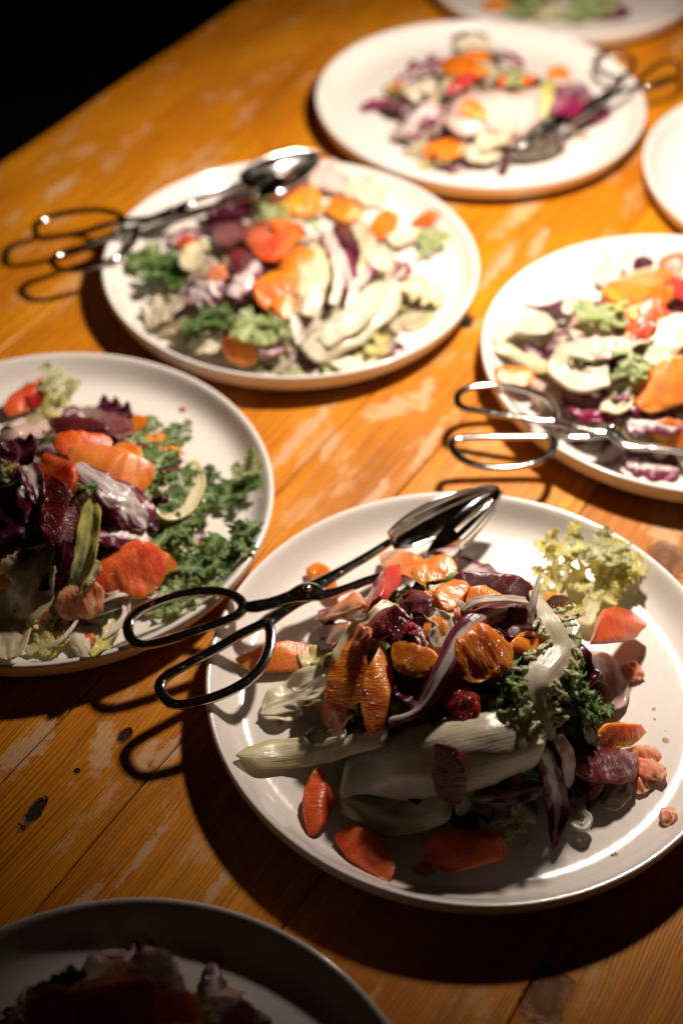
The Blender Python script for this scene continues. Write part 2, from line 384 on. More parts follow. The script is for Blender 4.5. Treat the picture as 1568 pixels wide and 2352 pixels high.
def snorm(k, P):
    e = .003; zx = surf(k, P.x + e, P.y) - surf(k, P.x - e, P.y); zy = surf(k, P.x, P.y + e) - surf(k, P.x, P.y - e)
    return Vector((-zx / (2 * e) * .6, -zy / (2 * e) * .6, 1)).normalized()
def spline(pts, n):
    """Catmull-Rom through rows of numbers"""
    A = [np.array(p, float) for p in pts]
    A = [2 * A[0] - A[1]] + A + [2 * A[-1] - A[-2]]
    out = []; m = len(A) - 3
    for i in range(n + 1):
        t = i / n * m; j = min(int(t), m - 1); t -= j; a, b, c, d = A[j:j + 4]
        out.append(.5 * ((2 * b) + (-a + c) * t + (2 * a - 5 * b + 4 * c - d) * t * t + (-a + 3 * b - 3 * c + d) * t ** 3))
    return out
def nz(x, y=0., z=0.): return noise.noise(Vector((x, y, z)))

# ------------------------------------------------------------------ citrus
CN = {'O': 'orange_segment', 'C': 'orange_segment', 'R': 'blood_orange_segment', 'X': 'blood_orange_segment', 'B': 'blood_orange_segment'}
sid = [0]
def S(k, kind, A, B, w, label, t=.5, fine=False, bow=.18, roll=0., torn=.0, dz=3., blunt=2.5, cat='citrus segment', name=None, group=None):
    """a peeled citrus segment from photo point A to B, w photo pixels wide"""
    sid[0] += 1; r = random.Random(sid[0] * 17 + 3); sd = r.random() * 100
    a = on(k, A[0], A[1], (A[2] if len(A) > 2 else dz) / 1000); b = on(k, B[0], B[1], (B[2] if len(B) > 2 else dz) / 1000)
    mid = (a + b) / 2; L = (b - a).length * 1.16; Wd = w * pxm(mid) * (1.42 if k == 1 else 1.42); T = Wd * t
    x = (b - a).normalized(); n = (snorm(k, mid) + (EYE - mid).normalized() * .4)
    n = (n - x * n.dot(x)).normalized(); y = n.cross(x)
    nu, nv = 40, 28; v = []; f = []; ea, eb = r.choice([(.55, 1.2), (1.2, .6), (.62, .7), (1.1, 1.0)]); tp = r.uniform(-.14, .14); thin = r.uniform(.3, .6)
    planes = []
    for (ax, lim) in ((Vector((1, 0, 0)), L * .5), (Vector((-1, 0, 0)), L * .5), (Vector((0, -1, 0)), Wd * .5), (Vector((0, .3, 1)), T * .5), (Vector((0, 1, 0)), Wd * .5)):
        pn = (ax + Vector((r.uniform(-.45, .45), r.uniform(-.5, .5), r.uniform(-.35, .35)))).normalized()
        planes.append((pn, lim * r.uniform(.76, 1.05)))
    for i in range(nu + 1):
        u = -1 + 2 * i / nu; uu = math.sin(u * math.pi / 2) * .35 + u * .65
        bl_ = blunt * (ea if uu > 0 else eb); pr = max(0, 1 - abs(uu) ** bl_) ** .6 * (1 + tp * uu)
        bw = bow * Wd * (1 - uu * uu) * .9 - bow * Wd * .45
        for j in range(nv):
            th = 2 * math.pi * j / nv; c, s = math.cos(th), math.sin(th)
            c2 = math.copysign(abs(c) ** .6, c); s2 = math.copysign(abs(s) ** .5, s)
            yy = c2 * .5 * Wd * pr + bw; zz = s2 * .5 * T * pr * (1 - thin + thin * c2)
            d = nz(uu * 2.1 + sd, c2 * 1.6, s2 * 1.6) * .07 + nz(uu * 6 + sd, c2 * 3 + 9, s2 * 3) * .04 + nz(uu * 15 + sd, c2 * 9 + 9, s2 * 6) * .02
            if torn: d += .6 * torn * (nz(uu * 2.6 + sd + 40, c2 * 1.8, s2 * 1.6) * .5 + nz(uu * 6 + sd, c2 * 3, s2 * 3) * .12)
            q = Vector((uu * L * .5 * (1 + (torn * .25 * nz(c2 * 2 + sd, s2, 3.) if torn else 0)), yy, zz))
            o = Vector((0, c2, s2 * .8 * T / Wd * 1.5)); q += o * d * Wd * (pr + .1)
            for (pn, pd) in planes:
                over = pn.dot(q) - pd
                if over > 0 and not fine: q -= pn * over * .93
            v.append(q)
    v.append(Vector((-L * .5, -bow * Wd * .45, 0))); v.append(Vector((L * .5, -bow * Wd * .45, 0)))
    for i in range(nu):
        for j in range(nv):
            p, q = i * nv + j, i * nv + (j + 1) % nv; f.append((p, p + nv, q + nv, q))
    e = len(v)
    for j in range(nv): f.append((e - 2, j, (j + 1) % nv)); f.append((e - 1, nu * nv + (j + 1) % nv, nu * nv + j))
    f = [tuple(reversed(q)) for q in f]
    nmz = name or CN[kind]
    ob = link(nmz, mesh(nmz, v, f), None, [CIT[kind]])
    M = Matrix((x, y, n)).transposed() @ Matrix.Rotation(math.radians(roll), 3, 'X')
    ob.matrix_world = Matrix.Translation(mid) @ M.to_4x4()
    # keep it from sinking into the china
    tag(ob, label, cat, group); return ob
def bit(k, kind, P, w, h, label, **kw):
    a = (P[0] - w / 2, P[1] + kw.pop('slant', 4)) ; b = (P[0] + w / 2, P[1] - 4)
    if len(P) > 2: a = (*a, P[2]); b = (*b, P[2])
    return S(k, kind, a, b, h, label, t=kw.pop('t', .45), bow=.0, torn=kw.pop('torn', .9) * .7, cat='citrus scrap', name='orange_scrap', dz=kw.pop('dz', 2.), blunt=3, **kw)

# ------------------------------------------------------------------ leaves
def lerp(a, b, t): t = min(1, max(0, t)); return tuple(p + (q - p) * t for p, q in zip(a, b))
def pal_endive(u, v, s):
    c = lerp((.88, .75, .44), (.93, .83, .58), 1 - abs(v)); g = max(0, u - .72) * 2.4 + max(0, abs(v) - .8) * 1.0 + nz(u * 5 + s, v * 4) * .25
    c = lerp(c, (.58, .56, .14), g * .8); k = .95 + .05 * math.sin(v * 16 + s); return tuple(x * k for x in c)
def pal_ivory(u, v, s):
    c = lerp((.89, .78, .54), (.93, .85, .69), .5 + nz(u * 4 + s, v * 3)); k = .96 + .04 * math.sin(v * 14 + s); return tuple(x * k for x in c)
def pal_pink(u, v, s):
    c = lerp((.90, .76, .66), (.84, .54, .48), .35 + .7 * nz(u * 3 + s, v * 5) + .4 * abs(v)); return c
def pal_greenend(u, v, s):
    c = lerp((.86, .80, .44), (.72, .66, .16), u * 1.1 + .3 * abs(v) + nz(u * 6 + s, v * 8) * .3); return c
def pal_radicchio(u, v, s):
    rib = .42 * (1 - u) ** 1.2 + .05; n = nz(u * 7 + s, v * 7) * .16
    br = abs(math.sin((u * 9 + abs(v) * 5) * 1.6)) ** 9 * (1 - u) * .55
    t = (abs(v) + n - rib) / .12
    blade = lerp((.32, .018, .08), (.13, .009, .035), .5 + nz(u * 5 + s, v * 6, 7))
    return lerp(lerp((.86, .72, .68), blade, t), (.6, .36, .4), br * (1 if t > .5 else 0))
def pal_radpale(u, v, s):
    n = nz(u * 6 + s, v * 9) ; t = (abs(v) + .7 * n - .62 + .3 * u) / .2
    st = .5 + .5 * math.sin(v * 22 + s + n * 5)
    return lerp(lerp((.90, .80, .76), (.74, .48, .52), st * .35), (.22, .02, .07), t)
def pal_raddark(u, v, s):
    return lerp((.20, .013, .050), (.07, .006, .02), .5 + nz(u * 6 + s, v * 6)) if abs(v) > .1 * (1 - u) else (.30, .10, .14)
def pal_magenta(u, v, s):
    return lerp((.30, .015, .085), (.62, .34, .42), .5 - abs(v) * 1.4 + nz(u * 6 + s, v * 6) * .8)
def pal_onion(u, v, s): return lerp((.90, .84, .72), (.88, .74, .62), .4 + nz(u * 3 + s, v * 3))
def pal_fy(u, v, s): return lerp((.96, .94, .72), (.95, .88, .34), (abs(v) * .6 + u * .7) + nz(u * 5 + s, v * 5) * .4)
def pal_fp(u, v, s): return lerp((.92, .90, .78), (.78, .80, .40), (abs(v) * .5 + u * .6) + nz(u * 5 + s, v * 5) * .4)
def pal_fl(u, v, s): return lerp((.86, .88, .62), (.56, .66, .28), (abs(v) * .7 + u * .6) + nz(u * 5 + s, v * 5) * .4)
def pal_fg(u, v, s): return lerp((.74, .77, .46), (.20, .36, .08), (abs(v) * 1.3 + u * .5) + nz(u * 5 + s, v * 5) * .5)
PAL = dict(endive=pal_endive, ivory=pal_ivory, pink=pal_pink, greenend=pal_greenend, rad=pal_radicchio, radpale=pal_radpale, raddark=pal_raddark,
           magenta=pal_magenta, onion=pal_onion, fy=pal_fy, fp=pal_fp, fl=pal_fl, fg=pal_fg)

class MB:
    def __init__(s): s.v = []; s.f = []; s.c = []; s.uv = []
    def build(s, name, mats, parent=None):
        me = mesh(name, s.v, s.f, s.c)
        uv = me.uv_layers.new(name='UVMap'); li = np.empty(len(me.loops), dtype=np.int32); me.loops.foreach_get('vertex_index', li)
        uv.data.foreach_set('uv', np.array(s.uv, dtype=np.float32)[li].ravel())
        return link(name, me, parent, mats)
def ribbon(mb, rows, hint, pal, seed, nu=30, nv=10, curl=.8, twist=0., ruf=0., rfreq=4., tooth=0., tfreq=9., tip=True, wrk=.06, base=0.):
    """rows: (x, y, z, full width) in metres; a curled sheet swept along them"""
    pts = spline(rows, nu); off = len(mb.v); r = seed
    P = [Vector(p[:3]) for p in pts]; Wd = [max(p[3], .0004) for p in pts]
    for i in range(nu + 1):
        u = i / nu
        t = (P[min(i + 1, nu)] - P[max(i - 1, 0)]).normalized(); h = hint(u) if callable(hint) else hint
        n = (h - t * h.dot(t)).normalized(); 
        if twist: n = Matrix.Rotation(math.radians(twist) * (u - .3), 3, t) @ n
        b = n.cross(t); w = Wd[i]
        if tip: w *= min(1, (max(0, 1 - u) * 7) ** .55 + .04) * min(1, (u * 9) ** .5 + .45)
        for j in range(nv + 1):
            vv = -1 + 2 * j / nv; side = 1 if vv > 0 else -1; av = abs(vv)
            ww = w * .5
            if tooth and av > .55:
                tt = (u * tfreq * 1.0 + side * .37 + r) ; saw = abs((tt % 1) - .5) * 2
                ww *= 1 + tooth * (saw - .5) * (av - .45) * 2.2 + tooth * .5 * nz(u * tfreq * 1.7 + r, side * 3.)
            if not tooth: ww *= 1 + .10 * nz(u * 5 + r, side * 4.) + .05 * nz(u * 17 + r, side * 4.)
            ph = vv * curl * .5 * (1 + .25 * nz(u * 3 + r, 5.))
            if abs(curl) > .02: ox = math.sin(ph) / (curl * .5); oz = (1 - math.cos(ph)) / (curl * .5)
            else: ox, oz = vv, 0
            d = ruf * w * (av ** 1.6) * (math.sin(u * rfreq * 6.283 + side * 1.3 + r) + .6 * nz(u * rfreq * 2.3 + r, side * 2.)) * .5
            d += wrk * w * (nz(u * 4 + r, vv * 2.2) + .5 * nz(u * 11 + r, vv * 4.5))
            mb.v.append(P[i] + b * (ox * ww) + n * (oz * ww + d)); mb.c.append(PAL[pal](base + u * (1 - base), vv, r)); mb.uv.append((u * 2, (vv + 1) * .5))
    for i in range(nu):
        for j in range(nv):
            a = off + i * (nv + 1) + j; mb.f.append((a, a + 1, a + nv + 2, a + nv + 1))
def finish(mb, name, label, cat, group, thick, mat):
    c = Vector((0, 0, 0))
    for p in mb.v: c += p
    c /= len(mb.v); c.z = min(p.z for p in mb.v); mb.v = [p - c for p in mb.v]
    o = mb.build(name, [mat]); o.location = c
    md = o.modifiers.new('thickness', 'SOLIDIFY'); md.thickness = thick; md.offset = 0
    return tag(o, label, cat, group)
LN = dict(endive='endive_leaf', ivory='endive_leaf', pink='endive_leaf', greenend='endive_leaf', rad='radicchio_leaf', radpale='radicchio_leaf', raddark='radicchio_leaf', magenta='radicchio_leaf', onion='onion_sliver')
LC = dict(endive_leaf='endive leaf', radicchio_leaf='radicchio leaf', onion_sliver='onion sliver', endive_sliver='endive sliver')
def hintf(k, P, tilt=0., axis=None):
    n = (snorm(k, P) * .4 + Vector((0, 0, 1)) + (EYE - P).normalized() * .12).normalized()
    if tilt and axis: n = Matrix.Rotation(math.radians(tilt), 3, axis) @ n
    return n
def Lf(k, pal, pts, label, curl=.9, roll=0., twist=0., ruf=.10, rfreq=3., tooth=0., tfreq=14., thick=.0009, dz=3., tip=True, name=None, nu=34, nv=14, wrk=.06, group=None, base=0.):
    """pts: (photo x, photo y, width in photo pixels[, mm above the heap])"""
    sid[0] += 1; sd = random.Random(sid[0] * 31).random() * 60; rows = []
    for p in pts:
        q = on(k, p[0], p[1], (p[3] if len(p) > 3 else dz) / 1000); rows.append((*q, p[2] * pxm(q) * 1.15))
    a, b = Vector(rows[0][:3]), Vector(rows[-1][:3]); mid = Vector(rows[len(rows) // 2][:3])
    h = hintf(k, mid, roll, (b - a).normalized())
    mb = MB(); ribbon(mb, rows, h, pal, sd, nu, nv, curl, twist, ruf, rfreq, tooth, tfreq, tip, wrk, base)
    nmz = name or LN[pal]
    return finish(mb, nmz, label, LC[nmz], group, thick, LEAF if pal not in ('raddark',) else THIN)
def Fr(k, pal, pts, label, n=9, bl=60, width=.62, ruf=.20, tooth=.95, dz=3., seed=0, stem=10, lift=.5, name='frisee_leaf', cat='frisee leaf', stempal=None, group=None, sub=1):
    """frisee: a pale stem with frilled, toothed side lobes"""
    sid[0] += 1; r = random.Random(sid[0] * 7 + seed); rows = []
    for p in pts:
        q = on(k, p[0], p[1], (p[2] if len(p) > 2 else dz) / 1000); rows.append((*q, stem * pxm(q)))
    mb = MB(); mid = Vector(rows[len(rows) // 2][:3]); h = hintf(k, mid)
    sp = spline(rows, 40); L = sum((Vector(sp[i + 1][:3]) - Vector(sp[i][:3])).length for i in range(40))
    rs = [(*q[:3], q[3] * (1.3 - .9 * i / (len(rows) - 1))) for i, q in enumerate(rows)]
    ribbon(mb, rs, h, stempal or pal, r.random() * 9, 30, 6, 1.2, 0, .1, 3, .25, 11, True, .05)
    n = max(5, int(n * .8)); bl *= 1.15; width *= .85
    for i in range(n):
        u = .16 + .84 * (i + .5) / n + r.uniform(-.03, .03); u = min(u, .99); q = sp[int(u * 40)]; P = Vector(q[:3])
        t = (Vector(sp[min(int(u * 40) + 1, 40)][:3]) - Vector(sp[max(int(u * 40) - 1, 0)][:3])).normalized()
        b = h.cross(t).normalized(); side = 1 if i % 2 else -1
        if i >= n - 1: side *= .15
        l = bl * pxm(P) * r.uniform(.65, 1.15) * (.75 + .35 * math.sin(math.pi * u))
        d = (t * r.uniform(.35, .9) + b * side * r.uniform(.7, 1.1) + h * r.uniform(-.15, lift)).normalized()
        def lobe(P, d, l, w, depth, us):
            e = (d * .9 + h * r.uniform(-.5, .6) + t * r.uniform(-.2, .6) + b * r.uniform(-.3, .3)).normalized()
            p1 = P + d * l * .35; p2 = p1 + (d + e).normalized() * l * .35; p3 = p2 + e * l * .35
            for q in (p1, p2, p3):
                q.z = max(q.z, surf(k, q.x, q.y) + .0015 if True else 0)
            hh = (h + Vector((r.uniform(-.35, .35), r.uniform(-.35, .35), r.uniform(-.1, .3)))).normalized()
            ribbon(mb, [(*P, w * .3), (*p1, w * .75), (*p2, w), (*p3, w * .7)], hh, pal, r.random() * 50, 26, 6, r.uniform(-.8, 1.0), r.uniform(-50, 50), ruf, r.uniform(1.5, 2.6), tooth, r.uniform(4, 6), True, .08, us)
            if depth:
                for m in range(sub):
                    g = r.uniform(.3, .95); Q = P.lerp(p2, g); s2 = 1 if m % 2 else -1; side2 = h.cross(d).normalized()
                    lobe(Q, (d * r.uniform(.3, .8) + side2 * s2 + h * r.uniform(-.3, .6)).normalized(), l * r.uniform(.35, .55), w * .6, 0, .45)
        lobe(P, d, l, l * width, 1, .25 + .2 * u)
    return finish(mb, name, label, cat, group, .0006, THIN)

# ------------------------------------------------------------------ filler: the tangle inside each heap, which nobody could count
def filler(k, label, n, mix, seed, sink=.006):
    r = random.Random(seed); mb = MB(); h = HEAP[k]; c = HC[k]
    for _ in range(n):
        a = r.uniform(0, 6.283); q = math.sqrt(r.random()) * .95; x = c.x + h[2] * q * math.cos(a); y = c.y + h[3] * q * math.sin(a)
        z = surf(k, x, y) - sink - r.random() ** 2 * .012; z = max(z, .0095); P = Vector((x, y, z))
        nn = (snorm(k, P) + Vector((r.uniform(-.5, .5), r.uniform(-.5, .5), 0))).normalized()
        t = Vector((r.uniform(-1, 1), r.uniform(-1, 1), 0)); t = (t - nn * t.dot(nn)).normalized(); l = r.uniform(.018, .036); w = l * r.uniform(.4, .9)
        rows = []
        for g, ww in ((-.5, .5), (-.15, .9), (.2, 1), (.5, .6)):
            Q = P + t * l * g; Q.z = min(Q.z, max(surf(k, Q.x, Q.y) - .003, .0085)); Q.z = max(Q.z, .0085); rows.append((*Q, w * ww))
        ribbon(mb, rows, nn, r.choice(mix), r.random() * 90, 10, 6, r.uniform(-1.5, 1.5), r.uniform(-30, 30), .25, 2, .15, 6)
    o = finish(mb, 'mixed_leaves', label, 'salad leaves', None, .0008, THIN); o['kind'] = 'stuff'; return o
filler(1, 'tangle of small dark and pale leaves inside the heap on the front plate', 240, ['raddark', 'rad', 'rad', 'ivory', 'fg', 'endive', 'raddark', 'radpale', 'fl', 'raddark'], 1, .0035)
filler(2, 'tangle of small pale and purple leaves inside the heap on the middle plate', 160, ['ivory', 'radpale', 'endive', 'ivory', 'rad', 'fl', 'onion', 'pink'], 2, .004)
filler(3, 'tangle of small leaves inside the blurred heap on the back plate', 90, ['ivory', 'radpale', 'pink', 'ivory', 'rad', 'endive'], 3, .004)
filler(4, 'tangle of small dark leaves inside the heap on the left plate', 170, ['raddark', 'rad', 'raddark', 'fg', 'ivory', 'fl'], 4, .004)
filler(5, 'tangle of small pale leaves inside the heap on the right plate', 150, ['ivory', 'pink', 'raddark', 'ivory', 'rad', 'radpale'], 5, .004)
filler(6, 'tangle of small green leaves in the heap on the top edge plate', 50, ['fl', 'ivory', 'endive', 'fg'], 6, .003)
filler(8, 'tangle of small leaves inside the heap on the dim bottom left plate', 34, ['rad', 'pink', 'raddark', 'pink'], 8, .006)

# ================================================================== FRONT PLATE
k = 1
S(k, 'O', (888, 1274, 9), (985, 1340, 10), 58, 'orange segment touching the fork of the front tongs, topmost of the front heap', t=.5, bow=.1)
S(k, 'O', (950, 1312, 11), (1042, 1300, 10), 72, 'broad pale orange segment just below the spoon and fork of the front tongs', t=.45, bow=.1, blunt=3.5)
S(k, 'X', (893, 1290, 12), (864, 1388, 10), 58, 'wet crimson segment standing at the top left of the front heap', torn=.25, t=.6, roll=20, blunt=3.5)
S(k, 'C', (744, 1395, 8), (842, 1385, 9), 62, 'torn peach coloured segment beside the pivot of the front tongs', torn=.35, t=.4, blunt=3.)
S(k, 'B', (1054, 1338, 9), (1214, 1368, 8), 66, 'large dark blood orange segment lying across the back of the front heap', t=.55, bow=-.22, roll=15)
S(k, 'O', (1058, 1368, 6), (1170, 1385, 6), 40, 'orange segment half hidden below the large dark blood orange segment')
S(k, 'O', (1022, 1395, 10), (1052, 1335, 10), 50, 'small dimpled orange segment wrapped by a pale endive curl on the front heap', torn=.3, blunt=3.5)
S(k, 'O', (1054, 1540, 10), (1160, 1478, 11), 88, 'chunky orange segment right of the purple twisted leaf', t=.7, bow=.05, blunt=4)
S(k, 'O', (1172, 1500, 9), (1248, 1458, 9), 44, 'bright orange segment left of the white frisee stalk', t=.6, blunt=3)
S(k, 'O', (905, 1490, 9), (1004, 1538, 9), 60, 'glossy orange segment in the middle of the front heap, above the dark hollow', t=.5, bow=-.2)
S(k, 'O', (868, 1462, 12), (860, 1672, 12), 52, 'long upright orange segment hanging down the shaded front of the heap', t=.55, bow=.12, roll=-12, blunt=3)
S(k, 'O', (822, 1450, 8), (788, 1625, 8), 76, 'broad brownish orange segment left of the long upright one', t=.5, bow=-.1, blunt=3)
S(k, 'R', (730, 1625, 6), (790, 1650, 6), 58, 'dark red segment low on the left of the front heap above the endive curl', torn=.3)
bit(k, 'C', (775, 1452, 10), 42, 50, 'small translucent coral scrap on the dark radicchio near the pivot of the tongs', slant=18)
bit(k, 'C', (831, 1460, 14), 42, 34, 'coral scrap on top of the broad brownish orange segment')
S(k, 'B', (938, 1365, 13), (980, 1412, 12), 48, 'nearly black wet wedge of blood orange at the top of the front heap', torn=.4, t=.7, blunt=3.)
S(k, 'B', (842, 1448, 12), (935, 1418, 12), 66, 'dark blood orange segment above the broad brownish orange one', torn=.3, t=.45, bow=.2)
S(k, 'B', (898, 1430, 11), (972, 1490, 10), 44, 'ragged dark blood orange strip running down into the front heap', torn=.6, t=.5)
bit(k, 'X', (944, 1442, 14), 22, 26, 'tiny crimson scrap on the ragged dark blood orange strip')
S(k, 'R', (1340, 1468, 16), (1472, 1408, 12), 62, 'bright red orange segment at the far right of the front heap, striped with membrane', t=.5, bow=-.05, roll=20)
S(k, 'O', (556, 1520, 5), (742, 1492, 5), 62, 'orange segment lying on the china under the lower handle of the front tongs', t=.4, bow=-.25)
S(k, 'O', (716, 1300, 5), (776, 1372, 5), 40, 'small orange segment lying on the china behind the pivot of the front tongs', t=.5, bow=.2)
S(k, 'X', (1010, 1560, 7), (1088, 1650, 6), 56, 'dark red segment in the hollow under the purple twisted leaf')
S(k, 'R', (738, 1752, 7), (720, 1908, 3), 54, 'upright dark orange segment at the lower left beside the big shaded endive leaf', t=.6, bow=.1)
S(k, 'R', (778, 1915, 4), (900, 2008, 4), 66, 'orange segment lying on the near china at the lower left of the front salad', t=.5, bow=.25)
S(k, 'R', (985, 1958, 5), (1150, 1950, 5), 78, 'thick orange segment lying on the near china at the bottom of the front salad', t=.6, bow=.05, blunt=3.6)
bit(k, 'R', (976, 1995), 34, 26, 'small orange scrap at the left end of the thick near segment')
S(k, 'B', (1012, 1716, 30), (1050, 1838, 26), 60, 'black seeded looking blood orange segment stuck on the big shaded endive leaf', t=.4, bow=.1, blunt=2.6)
S(k, 'O', (1372, 1694, 8), (1486, 1688, 6), 44, 'bright orange segment at the lower right next to a big dark blood orange segment', t=.6, bow=.2, roll=20)
S(k, 'B', (1312, 1765, 9), (1452, 1738, 8), 78, 'big dark blood orange segment at the lower right of the front salad', torn=.25, t=.5, bow=-.2)
S(k, 'B', (1340, 1765, 7), (1352, 1835, 6), 56, 'dark blood orange lump below the big dark segment at the lower right', torn=.3)
bit(k, 'C', (1486, 1734, 5), 60, 36, 'upper shred of coral pulp on the china at the lower right', torn=1.2)
bit(k, 'C', (1490, 1768, 5), 66, 40, 'lower broad shred of coral pulp on the china at the lower right', torn=1.2)
bit(k, 'C', (1466, 1800, 3), 34, 44, 'narrow shred of coral pulp pointing down at the lower right')
bit(k, 'C', (1535, 1874, 3), 38, 40, 'lone coral scrap on the lower right wall of the front plate')
bit(k, 'C', (1450, 1545, 3), 52, 36, 'coral scrap on the white china right of the pale pink endive leaf', torn=1.3)
S(k, 'O', (1236, 1385, 5), (1300, 1380, 5), 34, 'orange scrap behind the white frisee stalk', cat='citrus scrap', name='orange_scrap')
bit(k, 'C', (1288, 1425, 10), 34, 22, 'small coral scrap right of the white frisee stalk')
bit(k, 'C', (985, 1372, 8), 44, 26, 'pale coral scrap between the dark wedge and the endive curl')
bit(k, 'C', (1068, 1418, 12), 42, 44, 'translucent coral scrap below the onion arch')
bit(k, 'O', (1000, 1450, 9), 52, 54, 'wet orange scrap in the pale middle of the front heap', torn=.5)
# radicchio
Lf(k, 'rad', [(892, 1655, 34, 12), (960, 1628, 34, 14), (1015, 1540, 46, 16), (1060, 1460, 54, 15), (1120, 1412, 50, 13), (1210, 1388, 44, 9)], 'long twisted purple radicchio leaf with a pink rib end, curving over the front heap', curl=-2.0, twist=50, ruf=.18, thick=.001, nu=50)
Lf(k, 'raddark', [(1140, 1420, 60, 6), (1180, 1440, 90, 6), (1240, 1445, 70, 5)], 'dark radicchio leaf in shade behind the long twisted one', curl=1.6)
Lf(k, 'raddark', [(1252, 1412, 20, 8), (1270, 1385, 26, 13), (1302, 1372, 18, 12)], 'small pointed dark radicchio curl beside the yellow frisee', curl=2.2)
Lf(k, 'rad', [(735, 1425, 40, 8), (780, 1418, 54, 9), (835, 1425, 40, 8)], 'dark radicchio piece with a white stripe left of the coral segment', curl=1.1)
Lf(k, 'raddark', [(745, 1465, 44, 6), (780, 1490, 50, 6), (820, 1500, 36, 5)], 'crumpled dark radicchio piece under the small coral scrap', curl=-1.5, ruf=.35)
Lf(k, 'rad', [(1078, 1838, 14, 8), (1130, 1832, 24, 8), (1190, 1822, 44, 9), (1245, 1806, 40, 10)], 'purple radicchio strip lying below the big shaded endive leaf', curl=-1.3, ruf=.3)
Lf(k, 'rad', [(1250, 1722, 30, 12), (1268, 1790, 52, 12), (1280, 1860, 46, 9), (1270, 1955, 20, 5)], 'long limp radicchio leaf hanging at the lower right of the front heap', curl=-1.4, twist=40, ruf=.2)
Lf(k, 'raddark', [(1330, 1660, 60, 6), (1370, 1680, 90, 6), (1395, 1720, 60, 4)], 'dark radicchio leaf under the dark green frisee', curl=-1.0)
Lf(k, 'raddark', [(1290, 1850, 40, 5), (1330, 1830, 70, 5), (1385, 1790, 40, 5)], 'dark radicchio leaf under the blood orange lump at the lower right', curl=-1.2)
Lf(k, 'radpale', [(1040, 1290, 30, 3), (1085, 1310, 56, 5), (1140, 1330, 40, 4)], 'white and pink radicchio piece behind the topmost orange segment', curl=.8)
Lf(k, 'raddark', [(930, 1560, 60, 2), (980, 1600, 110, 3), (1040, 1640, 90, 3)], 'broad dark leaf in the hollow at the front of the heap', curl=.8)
# endive
Lf(k, 'ivory', [(1248, 1690, 150, 14), (1130, 1722, 185, 17), (990, 1760, 200, 18), (860, 1795, 170, 15), (785, 1825, 90, 10)], 'big barrel shaped endive leaf lying in shadow across the front heap', roll=-30, curl=-2.5, ruf=.03, thick=.002, nu=50, nv=22, wrk=.03)
Lf(k, 'endive', [(1035, 1838, 80, 9), (940, 1858, 110, 10), (850, 1848, 100, 10), (782, 1810, 50, 8)], 'lower shaded endive leaf under the big barrel shaped one', curl=-2.0, thick=.002)
Lf(k, 'endive', [(890, 1680, 60, 8), (780, 1700, 80, 8), (650, 1722, 84, 7), (542, 1736, 34, 6)], 'endive leaf whose yellow green tip points at the left rim', curl=-1.8, ruf=.06, nu=44)
Lf(k, 'ivory', [(780, 1555, 90, 4), (690, 1600, 110, 5), (605, 1650, 60, 4)], 'translucent pale endive leaf at the left of the front heap', curl=.9, ruf=.2)
Lf(k, 'ivory', [(760, 1600, 60, 8), (690, 1612, 50, 6), (595, 1640, 22, 4)], 'narrow pale endive piece with notched end near the left china', curl=1.0)
Lf(k, 'ivory', [(790, 1690, 44, 9), (745, 1705, 52, 10), (700, 1690, 40, 9)], 'short cream endive curl below the translucent pale leaf', curl=2.6, thick=.002)
Lf(k, 'onion', [(745, 1552, 10, 12), (690, 1585, 14, 12), (668, 1580, 6, 12)], 'thin white spike across the pale endive on the left of the heap', name='endive_sliver', curl=1.0)
Lf(k, 'endive', [(900, 1385, 40, 8), (860, 1430, 52, 9), (812, 1475, 60, 8), (790, 1540, 70, 6)], 'pale endive strip between the coral and the dark blood orange pieces', curl=1.2)
Lf(k, 'greenend', [(690, 1525, 50, 6), (735, 1510, 70, 7), (790, 1490, 50, 7)], 'wet pale green lettuce heart at the left of the heap', curl=-1.2, ruf=.4)
Lf(k, 'ivory', [(985, 1410, 40, 9), (1020, 1440, 46, 10), (1000, 1490, 50, 8)], 'white endive curl in the middle of the front heap', curl=2.0)
Lf(k, 'pink', [(960, 1420, 44, 7), (985, 1470, 56, 8), (1000, 1530, 40, 6)], 'pale pink endive piece below the nearly black wedge', curl=1.2)
Lf(k, 'ivory', [(1000, 1345, 36, 8), (1040, 1400, 50, 8), (1080, 1440, 50, 7)], 'pale endive strip behind the dimpled orange segment', curl=1.5)
Lf(k, 'pink', [(1340, 1490, 60, 8), (1390, 1540, 92, 9), (1395, 1630, 84, 7)], 'broad pale pink endive leaf at the right of the front heap', curl=-1.4, ruf=.08)
Lf(k, 'onion', [(1060, 1402, 12, 15), (1095, 1382, 18, 18), (1150, 1376, 20, 18), (1208, 1382, 18, 13)], 'white onion sliver arching over the front heap', curl=1.0, ruf=.02, tip=False, thick=.0016)
Lf(k, 'onion', [(1216, 1432, 12, 14), (1224, 1380, 14, 22), (1240, 1316, 6, 32)], 'thin pale sliver standing upright behind the frisee stalk', name='endive_sliver', curl=1.2)
Lf(k, 'ivory', [(1428, 1770, 40, 5), (1420, 1815, 56, 5), (1385, 1855, 40, 3)], 'pale cream endive flake at the lower right of the front salad', curl=-.8)
Lf(k, 'onion', [(1312, 1890, 14, 6), (1338, 1902, 18, 7), (1350, 1880, 16, 7), (1330, 1862, 14, 8)], 'curled cream onion ring end at the lower right of the front heap', curl=1.6, ruf=.02, thick=.002)
Lf(k, 'pink', [(1275, 1690, 30, 12), (1300, 1740, 34, 13), (1305, 1810, 24, 11)], 'pale pink sliver hanging beside the limp radicchio leaf', curl=1.4)
Lf(k, 'onion', [(1322, 1800, 24, 6), (1326, 1850, 30, 6), (1320, 1890, 20, 5)], 'cream sliver standing in the shade at the lower right of the heap', curl=.8)
